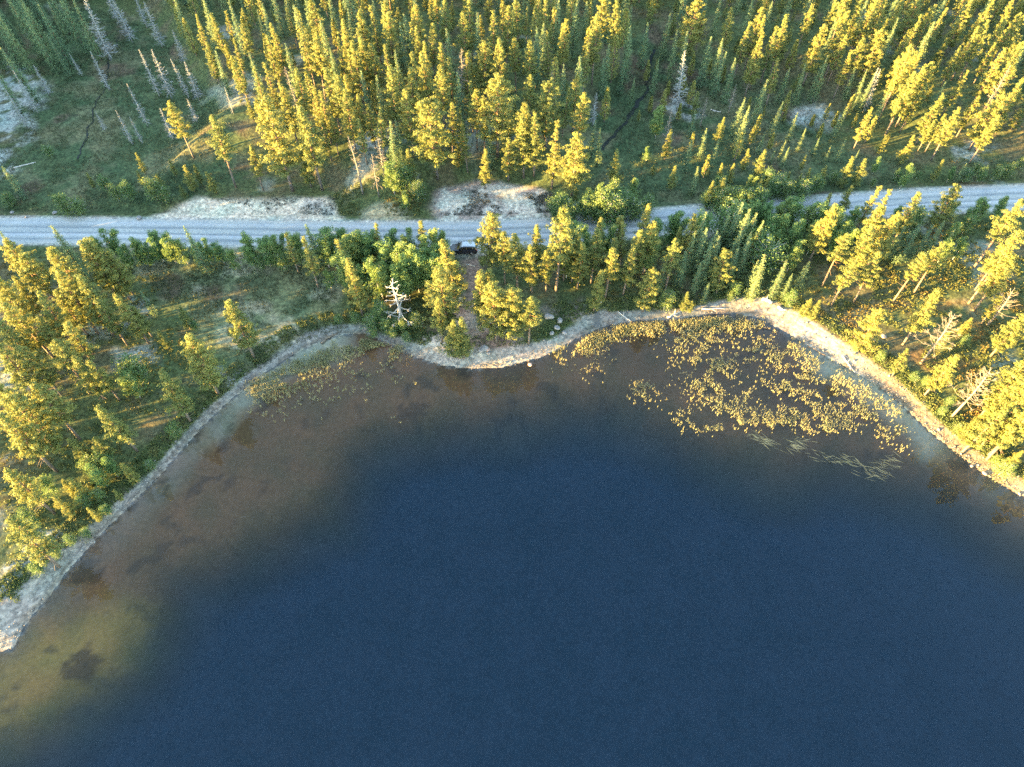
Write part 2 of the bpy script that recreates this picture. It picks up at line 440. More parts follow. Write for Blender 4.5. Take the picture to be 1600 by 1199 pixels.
soil = lay(soil, (0.27, 0.285, 0.275), lich * sstep(0.3, 0.6, n_fine) * .9)
sandy = zone([(228,328),(262,312),(300,300),(420,300),(470,296),(515,300),(530,330),(522,348),(380,346),(250,344)], 0.9, 3.0, 1.0)
soil = lay(soil, (0.43, 0.385, 0.32), sandy)
soil = lay(soil, (0.31, 0.31, 0.29), sandy * sstep(0.52, 0.6, vnoise(gx, gy, 3, 71, 4)) * sstep(-46, -38, gx) * 0.8)
bank = zone([(668,312),(690,285),(740,272),(800,275),(860,292),(872,320),(868,348),(780,350),(690,345)], 1.0, 3.0, 1.2)
soil = lay(soil, (0.24, 0.20, 0.18), bank)
soil = lay(soil, (0.38, 0.36, 0.32), bank * sstep(0.46, 0.56, vnoise(gx, gy, 3.5, 72, 4)))
soil = lay(soil, (0.20, 0.20, 0.14), zone([(555,322),(600,318),(640,330),(625,345),(570,338)], 0.8, 2.0, 1.2) )
soil = lay(soil, (0.30, 0.26, 0.17), zone([(570,326),(615,320),(620,332),(585,334)], 0.6, 2.0, 0.8) )
camp = zone([(722,400),(762,395),(772,440),(790,500),(820,530),(800,556),(735,560),(690,560),(650,545),(660,525),(700,520),(712,470)], 1.2)
soil = lay(soil, (0.21, 0.145, 0.115), camp)
soil = lay(soil, (0.37, 0.32, 0.28), camp * sstep(0.45, 0.62, n_mid) * sstep(78, 70, gy))
soil = lay(soil, (0.19, 0.145, 0.125), zone([(862,480),(905,465),(925,490),(900,505),(875,498)], 1.2) * 0.8)
soil = lay(soil, (0.13, 0.075, 0.035), 0.6 * sstep(0.55, 0.7, vnoise(gx, gy, 5, 74, 4)) * np.maximum(sstep(-62, -80, gx) * sstep(95, 80, gy), sstep(50, 62, gx) * sstep(90, 78, gy)))
rd = seg_dist(gx, gy, ROAD, False)
soil = lay(soil, (0.30, 0.30, 0.29), sstep(4.1, 3.3, rd))
soil = lay(soil, (0.36, 0.35, 0.33), zone([(640,372),(800,370),(800,388),(768,396),(720,400),(660,388)], 0.7, 1.4, 0.6))
# shore gravel: its width changes along the shore
px_, py_ = proj(gx, gy, 0 * gx)
bw = np.interp(px_, [-200, 0, 60, 130, 220, 330, 420, 480, 540, 600, 650, 740, 820, 880, 920, 980, 1100, 1185, 1240, 1310, 1400, 1500, 1600],
               [6, 6.0, 3.8, 2.1, 1.4, 1.3, 1.5, 2.6, 2.0, 1.2, 2.2, 3.5, 3.0, 1.9, 3.0, 2.0, 1.8, 4.0, 4.6, 3.8, 2.4, 2.0, 2.0])
edge = lake_d + 0.9 * (vnoise(gx, gy, 2.0, 76, 3) - 0.5)
gravel = sstep(bw + 0.4, bw - 0.4, edge) * (lake_d > -0.5)
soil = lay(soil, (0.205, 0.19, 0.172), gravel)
lit_sand = np.maximum(np.exp(-((px_ - 740) / 90) ** 2), sstep(1180, 1260, px_))  # sunlit stretches of beach, painted paler into the gravel colour
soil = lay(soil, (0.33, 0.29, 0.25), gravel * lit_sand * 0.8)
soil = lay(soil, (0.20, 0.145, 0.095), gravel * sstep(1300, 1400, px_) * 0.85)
soil = lay(soil, (0.11, 0.09, 0.07), sstep(0.55, 0.2, np.abs(edge - 0.45)) * (vnoise(gx, gy, 3, 77) > 0.45) * 0.7)      # wet wrack line
# the bed
bedc = np.tile(np.array([0.225, 0.120, 0.058]), (len(gx), 1))
bedc = lay(bedc, (0.175, 0.095, 0.047), sstep(0.40, 0.7, n_big))
pale = np.maximum(np.interp(px_, [300, 370, 400, 520, 560], [0.0, .9, 1, 1, 0]), np.interp(px_, [1230, 1290, 1450, 1500], [0, 1, 1, 0.2]))
pale = np.maximum(pale, np.interp(px_, [150, 220, 300, 330, 350], [0.1, 0.2, 0.3, 0.5, 0]))
bedc = lay(bedc, (0.58, 0.52, 0.36), pale * sstep(5.5, 1.0, -lake_d + 4.0 * (n_mid - 0.5)) * 0.9)
bar = zone([(-200,1015),(20,1020),(60,985),(150,950),(240,955),(235,1000),(180,1060),(90,1120),(0,1170),(-200,1200)], 3.0, -0.6, 1.6)
bedc = lay(bedc, (0.45, 0.255, 0.065), bar * (0.55 + 0.45 * n_mid))
bedc = lay(bedc, (0.12, 0.10, 0.06), bar * sstep(0.52, 0.7, vnoise(gx, gy, 3, 79, 4)) * 0.6)
wx, wy = ray(128, 1040, -0.8)
bedc = lay(bedc, (0.11, 0.065, 0.03), 0.85 * sstep(2.2, 1.2, np.hypot(gx - wx, gy - wy) + 2.6 * (vnoise(gx, gy, 0.9, 81) - 0.5)))
bedc = lay(bedc, (0.05, 0.04, 0.03), sstep(0.66, 0.74, vnoise(gx, gy, 2.2, 83, 3)) * sstep(20, 6, -lake_d) * 0.5)
deep = sstep(-3.5, 6, sdf(gx, gy, SHELF) + 3.5 * (vnoise(gx, gy, 9, 12) - 0.5))
bedc = lay(bedc, (0.15, 0.155, 0.155), deep)
soil = np.where((lake_d > -0.15)[:, None], soil, bedc)

nx, ny = len(xs), len(ys)
I = (np.arange(ny - 1)[:, None] * nx + np.arange(nx - 1)[None]).ravel()
Q = np.stack([I, I + 1, I + nx + 1, I + nx], -1)
under = lake_d[Q].max(1) < -0.15
def sub_ground(name, faces, mat):
    used = np.unique(faces); remap = np.full(len(gx), -1); remap[used] = np.arange(len(used))
    me = mesh_from(name, np.stack([gx, gy, gzv], 1)[used], [remap[faces]], [mat])
    a = me.attributes.new('soil', 'FLOAT_COLOR', 'POINT')
    a.data.foreach_set('color', np.concatenate([soil[used], np.ones((len(used), 1))], 1).astype(np.float32).ravel())
    return put(name, smooth(me), kind='structure')
sub_ground('ground', Q[~under], M['ground'])
sub_ground('lake_bed', Q[under], M['bed'])
b = MB(); b.box((-80, -120, -9.0), (900, 900, 18.0))
put('lake', b.mesh('lake', M['water']), kind='structure')

# ------------------------------------------------------------------ road
def resample(P, step):
    P = np.array(P); s = np.concatenate([[0], np.cumsum(np.hypot(*np.diff(P, axis=0).T))])
    q = np.arange(0, s[-1], step)
    from_x = np.interp(q, s, P[:, 0]); from_y = np.interp(q, s, P[:, 1])
    k = np.ones(9) / 9
    pad = lambda v: np.convolve(np.concatenate([np.full(4, v[0]), v, np.full(4, v[-1])]), k, 'valid')
    return np.stack([pad(from_x), pad(from_y)], 1)
def ribbon(name, P, w, z, mat, rows=9, crown=0.0, ragged=0.0):
    t = unit(np.gradient(P, axis=0)); nrm = np.stack([-t[:, 1], t[:, 0]], 1)
    a = np.linspace(-1, 1, rows)
    wv = np.broadcast_to(w, (len(P),)) * (1 + ragged * (vnoise(P[:, 0], P[:, 1], 2.0, 91) - 0.5))
    X = P[:, None] + nrm[:, None] * a[None, :, None] * wv[:, None, None]
    Z = (np.broadcast_to(z, (len(P),))[:, None] + crown * (1 - a[None] ** 2))
    V = np.concatenate([X, Z[..., None]], -1).reshape(-1, 3)
    i = (np.arange(len(P) - 1)[:, None] * rows + np.arange(rows - 1)[None]).ravel()
    me = mesh_from(name, V, [np.stack([i, i + rows, i + rows + 1, i + 1], -1)], [mat])
    at_ = me.attributes.new('across', 'FLOAT', 'POINT')
    at_.data.foreach_set('value', np.tile((a + 1) / 2, len(P)).astype(np.float32))
    return smooth(me)
RP = resample(ROAD, 1.0)
put('road', ribbon('road', RP, 3.15, 1.41, M['road'], 11, 0.07), kind='structure')
def stream_mat():
    m, nt, p = new_mat('dark_stream')
    p.inputs['Base Color'].default_value = (0.010, 0.014, 0.012, 1); p.inputs['Roughness'].default_value = 0.6; p.inputs['Specular IOR Level'].default_value = 0.15
    return m
M['stream'] = stream_mat()
for pts, w in (([(188,60),(186,82),(172,92),(172,104),(166,118),(170,130),(160,148),(152,165),(146,180),(140,205),(128,232),(120,256)], 0.13),
               ([(1018,90),(1008,120),(1014,142),(1000,160),(978,182),(968,205),(950,218),(942,240)], 0.36)):
    P = resample(wpoly(pts, 2.2 if w > .5 else 1.3), 0.8)
    P = np.stack([P[:, 0] + 2.4 * (vnoise(P[:, 0], P[:, 1], 3.0, 93) - 0.5), P[:, 1]], 1)
    put('stream', ribbon('stream', P, w, ground(P[:, 0], P[:, 1]) + 0.06, M['stream'], 5, 0.0, 1.8), kind='structure')

# ------------------------------------------------------------------ trees: one set of meshes for each kind (12 m tall, scaled to each tree)
def trunk_path(r, h, bend, n=9):
    t = np.linspace(0, 1, n)
    a = r.uniform(0, 6.28); ph = r.uniform(0, 6.28)
    off = bend * h * (0.6 * t ** 2 + 0.25 * np.sin(t * 5 + ph) * t)
    return np.stack([off * math.cos(a), off * math.sin(a), t * h - 0.3 * (t == 0)], 1)
def along(P, t):
    i = np.clip(t, 0, 1) * (len(P) - 1); k = np.minimum(i.astype(int), len(P) - 2); f = (i - k)[:, None]
    return P[k] * (1 - f) + P[k + 1] * f
def make_pine(seed, cb, R, nb, clump=(0.27, 0.52), per=46, h=12.0, point=0.62, rad=0.17, gaps=0.1, stubs=8):
    r = np.random.default_rng(seed)
    tb, cr = MB(), MB()
    P = trunk_path(r, h, r.uniform(0.01, 0.035))
    tt = np.linspace(0, 1, 9)
    tb.tube(P, rad * (1 - tt) ** 0.8 + 0.02, 7)
    for s in range(stubs):                                                            # dead stubs below the crown
        t = r.uniform(cb * 0.45, cb + 0.05); a = r.uniform(0, 6.28); p = along(P, np.array([t]))[0]
        L = r.uniform(0.5, 1.5)
        tb.tube([p, p + L * np.array([math.cos(a), math.sin(a), r.uniform(-0.25, 0.2)])], [0.03, 0.01], 3, False)
    az = r.uniform(0, 6.28)
    Cs, Rs = [], []
    for i in range(nb):
        u = (i + r.uniform(0, 0.9)) / nb
        t = cb + (0.985 - cb) * u
        az += 2.4 + r.normal(0, 0.35)
        prof = min(1.0, (u + 0.12) / 0.32) ** 0.7 * (1 - u) ** point
        L = max(0.25, R * prof * r.uniform(0.62, 1.2))
        if r.random() < gaps: L *= 0.45
        el = math.radians(-8 + 48 * u + r.normal(0, 9))
        p = along(P, np.array([t]))[0]
        d = np.array([math.cos(az) * math.cos(el), math.sin(az) * math.cos(el), math.sin(el)])
        q = p + d * L + np.array([0, 0, 0.16 * L])
        mid = p + d * L * 0.5 - np.array([0, 0, 0.04 * L])
        tb.tube([p, mid, q], [0.022 + 0.018 * L, 0.018 + 0.008 * L, 0.008], 3, False)
        nc = max(2, int(round(1.2 + L * 2.3)))
        for c in range(nc):
            f = 0.36 + 0.68 * (c + r.uniform(0, 0.8)) / nc
            base = p * (1 - f) + q * f + r.normal(0, 0.11 * L + 0.05, 3) * np.array([1, 1, 0.5])
            Cs.append(base); Rs.append(r.uniform(*clump) * (0.75 + 0.35 * (1 - u)))
    top = along(P, np.array([0.97]))[0]
    for k in range(4):
        Cs.append(top + r.normal(0, 0.16, 3) + np.array([0, 0, -0.22 * k])); Rs.append(0.26 + 0.06 * k)
    Cs, Rs = np.array(Cs), np.array(Rs)
    cnt = np.maximum(7, (per * (Rs / 0.48) ** 2)).astype(int)
    C = np.repeat(Cs, cnt, 0); RR = np.repeat(Rs, cnt)
    D = rand_dirs(r, len(C)); D[:, 2] = np.abs(D[:, 2]) * 0.9 + 0.12 * r.normal(size=len(C))
    rr = RR * r.uniform(0.35, 1.0, len(C)) ** 0.6
    pos = C + D * rr[:, None] * np.array([1, 1, 0.72])
    nr = unit(D + rand_dirs(r, len(C)) * 0.75); ax = side_of(nr, r)
    cr.cards(pos, ax, np.cross(nr, ax), r.uniform(0.16, 0.34, len(C)), r.uniform(0.07, 0.14, len(C)))
    return smooth(tb.mesh('pine_trunk', M['bark'])), cr.mesh('pine_crown', M['pine'])
def make_spruce(seed, R, nb=70, h=12.0, cb=0.06, dens=1.0, mat='spruce', bark='bark'):
    r = np.random.default_rng(seed)
    tb, cr = MB(), MB()
    P = trunk_path(r, h, 0.006)
    tb.tube(P, 0.14 * (1 - np.linspace(0, 1, 9)) ** 0.9 + 0.015, 6)
    az = 0
    for i in range(nb):
        u = (i + r.uniform(0, 0.8)) / nb
        t = cb + (0.99 - cb) * u
        az += 2.4 + r.normal(0, 0.3)
        L = max(0.16, R * (1 - u) ** 0.82 * min(1, (u + .25) / .35) * r.uniform(0.6, 1.2))
        el = math.radians(-22 + 55 * u)
        p = along(P, np.array([t]))[0]
        d = np.array([math.cos(az) * math.cos(el), math.sin(az) * math.cos(el), math.sin(el)])
        tb.tube([p, p + d * L], [0.02, 0.006], 3, False)
        n = max(8, int(42 * L * dens))
        f = r.uniform(0.12, 1.06, n)
        pos = p + d * (L * f)[:, None] + r.normal(0, 0.10 + 0.13 * L, (n, 3)) * np.array([1, 1, 0.55])
        out = unit(pos - p + np.array([0, 0, 0.25]) + d * 0.4); nr = unit(out + rand_dirs(r, n) * 0.8); ax = side_of(nr, r)
        cr.cards(pos, ax, np.cross(nr, ax), r.uniform(0.18, 0.36, n), r.uniform(0.08, 0.15, n))
    return smooth(tb.mesh('spruce_trunk', M[bark])), cr.mesh('spruce_crown', M[mat])
def make_birch(seed, stems, R, h=8.0, cb=0.16, n=5600, mat='birch', size=0.22):
    r = np.random.default_rng(seed)
    tb, cr = MB(), MB()
    Cs, Rs = [], []
    for s in range(stems):
        a = 6.28 * s / stems + r.uniform(-0.6, 0.6)
        lean = r.uniform(0.05, 0.2) if stems > 1 else 0.03
        hh = h * r.uniform(0.8, 1.0) if s else h * 0.97
        t = np.linspace(0, 1, 7)
        P = np.stack([lean * hh * t ** 1.2 * math.cos(a) + 0.1 * np.sin(5 * t), lean * hh * t ** 1.2 * math.sin(a), hh * t - 0.2 * (t == 0)], 1)
        tb.tube(P, (0.075 if stems < 4 else 0.035) * (1 - t) + 0.012, 5)
        for k in range(int(40 / stems ** 0.5)):
            u = r.uniform(cb, 1.0); p = along(P, np.array([u]))[0]; az = r.uniform(0, 6.28)
            L = R * r.uniform(0.35, 1.05) * (1.05 - ((u - cb) / (1 - cb)) ** 1.6 * 0.75)
            q = p + np.array([math.cos(az) * L, math.sin(az) * L, L * r.uniform(0.1, 0.8)])
            q[2] = min(q[2], h * 1.02)
            tb.tube([p, q], [0.02, 0.006], 3, False)
            for f in (0.25, 0.6, 1.0):
                Cs.append(p * (1 - f) + q * f); Rs.append(r.uniform(0.34, 0.7) * (R / 1.5) ** 0.5)
    Cs, Rs = np.array(Cs), np.array(Rs)
    k = r.choice(len(Cs), n, p=Rs ** 2 / (Rs ** 2).sum())
    D = rand_dirs(r, n)
    pos = Cs[k] + D * (Rs[k] * r.uniform(0.3, 1, n) ** 0.5)[:, None] * np.array([1, 1, 0.8])
    nr = unit(D + rand_dirs(r, n) * 0.8); ax = side_of(nr, r)
    cr.cards(pos, ax, np.cross(nr, ax), r.uniform(0.7, 1.3, n) * size, r.uniform(0.45, 0.8, n) * size)
    return smooth(tb.mesh('birch_stem', M['birchbark'])), cr.mesh('leaf_crown', M[mat])
def make_dead(seed, R, nb=60, h=12.0, cb=0.12, mat='deadtwig', droop=-25, twig=3, rad=0.13, thick=1.0):
    """a bare tree: trunk and twigs without needles"""
    r = np.random.default_rng(seed)
    tb, br = MB(), MB()
    P = trunk_path(r, h, 0.012)
    tb.tube(P, rad * (1 - np.linspace(0, 1, 9)) ** 0.9 + 0.02, 6)
    az = 0
    for i in range(nb):
        u = (i + r.uniform(0, 0.9)) / nb
        p = along(P, np.array([cb + (0.98 - cb) * u]))[0]
        az += 2.4 + r.normal(0, 0.4)
        L = max(0.25, R * (1 - u) ** 0.7 * r.uniform(0.35, 1.25))
        el = math.radians(droop + 50 * u + r.normal(0, 12))
        d = np.array([math.cos(az) * math.cos(el), math.sin(az) * math.cos(el), math.sin(el)])
        m_ = p + d * L * 0.55 + r.normal(0, 0.06 * L, 3); q = p + d * L + np.array([0, 0, 0.18 * L])
        br.tube([p, m_, q], np.array([0.035, 0.026, 0.012]) * thick * (0.6 + 0.4 * L), 4, False)
        for k in range(twig):
            f = r.uniform(0.3, 1.0); s0 = p * (1 - f) + q * f
            e = unit(d + rand_dirs(r, 1)[0] * 0.9)
            br.tube([s0, s0 + e * L * r.uniform(0.2, 0.45)], np.array([0.02, 0.009]) * thick, 3, False)
    return smooth(tb.mesh('bare_trunk', M[mat])), br.mesh('bare_branches', M[mat])

KIND = {}
KIND['p'] = [make_pine(100 + i, cb, R, nb) for i, (cb, R, nb) in enumerate([(.24, 2.2, 64), (.34, 1.95, 56), (.2, 1.9, 64), (.40, 2.2, 54), (.28, 1.75, 58), (.22, 2.45, 68)])]
KIND['n'] = [make_pine(130 + i, cb, R, nb, (0.26, 0.48), 44, point=0.72) for i, (cb, R, nb) in enumerate([(.18, 1.6, 54), (.25, 1.45, 50), (.14, 1.7, 58), (.3, 1.55, 48)])]
KIND['w'] = [make_pine(150 + i, cb, R, nb, (0.30, 0.56), 46, point=0.42, rad=0.2) for i, (cb, R, nb) in enumerate([(.14, 3.1, 78), (.2, 2.8, 72), (.24, 3.0, 68)])]
KIND['t'] = [make_pine(170 + i, cb, R, nb, (0.28, 0.52), 46, point=0.5, gaps=0.25, rad=0.16, stubs=14) for i, (cb, R, nb) in enumerate([(.46, 2.0, 42), (.52, 1.9, 38), (.42, 2.2, 46)])]
KIND['y'] = [make_pine(190 + i, cb, R, nb, (0.42, 0.75), 36, point=0.75, stubs=2) for i, (cb, R, nb) in enumerate([(.08, 2.3, 48), (.12, 1.9, 44), (.06, 2.7, 50)])]
KIND['s'] = [make_spruce(210 + i, R, nb) for i, (R, nb) in enumerate([(1.75, 90), (1.5, 84), (2.0, 94), (1.6, 80)])]
KIND['b'] = [make_birch(230 + i, st, R) for i, (st, R) in enumerate([(1, 1.6), (2, 1.6), (3, 1.7), (2, 1.9)])]
KIND['u'] = [make_birch(250 + i, st, R, 4.0, 0.10, 3400, 'willow', 0.18) for i, (st, R) in enumerate([(6, 1.5), (8, 1.8), (7, 1.4)])]
KIND['d'] = [make_dead(270 + i, R, nb, twig=6, thick=1.5) for i, (R, nb) in enumerate([(1.7, 110), (1.4, 100), (1.9, 115)])]
KIND['D'] = [make_dead(290 + i, R, nb, cb=.3, mat='snag', droop=-12, twig=6, rad=.15, thick=1.35) for i, (R, nb) in enumerate([(1.9, 60), (1.6, 54)])]
BASE_H = {'b': 8.0, 'u': 4.0}
NAMES = {'p': 'pine_tree', 'n': 'pine_tree', 'w': 'pine_tree', 't': 'pine_tree', 'y': 'young_pine', 's': 'spruce_tree', 'b': 'birch_tree', 'u': 'willow_bush', 'd': 'dead_tree', 'D': 'dead_tree'}
CATS = {'pine_tree': 'pine tree', 'young_pine': 'young pine', 'spruce_tree': 'spruce tree', 'birch_tree': 'birch tree', 'willow_bush': 'bush', 'dead_tree': 'dead tree'}

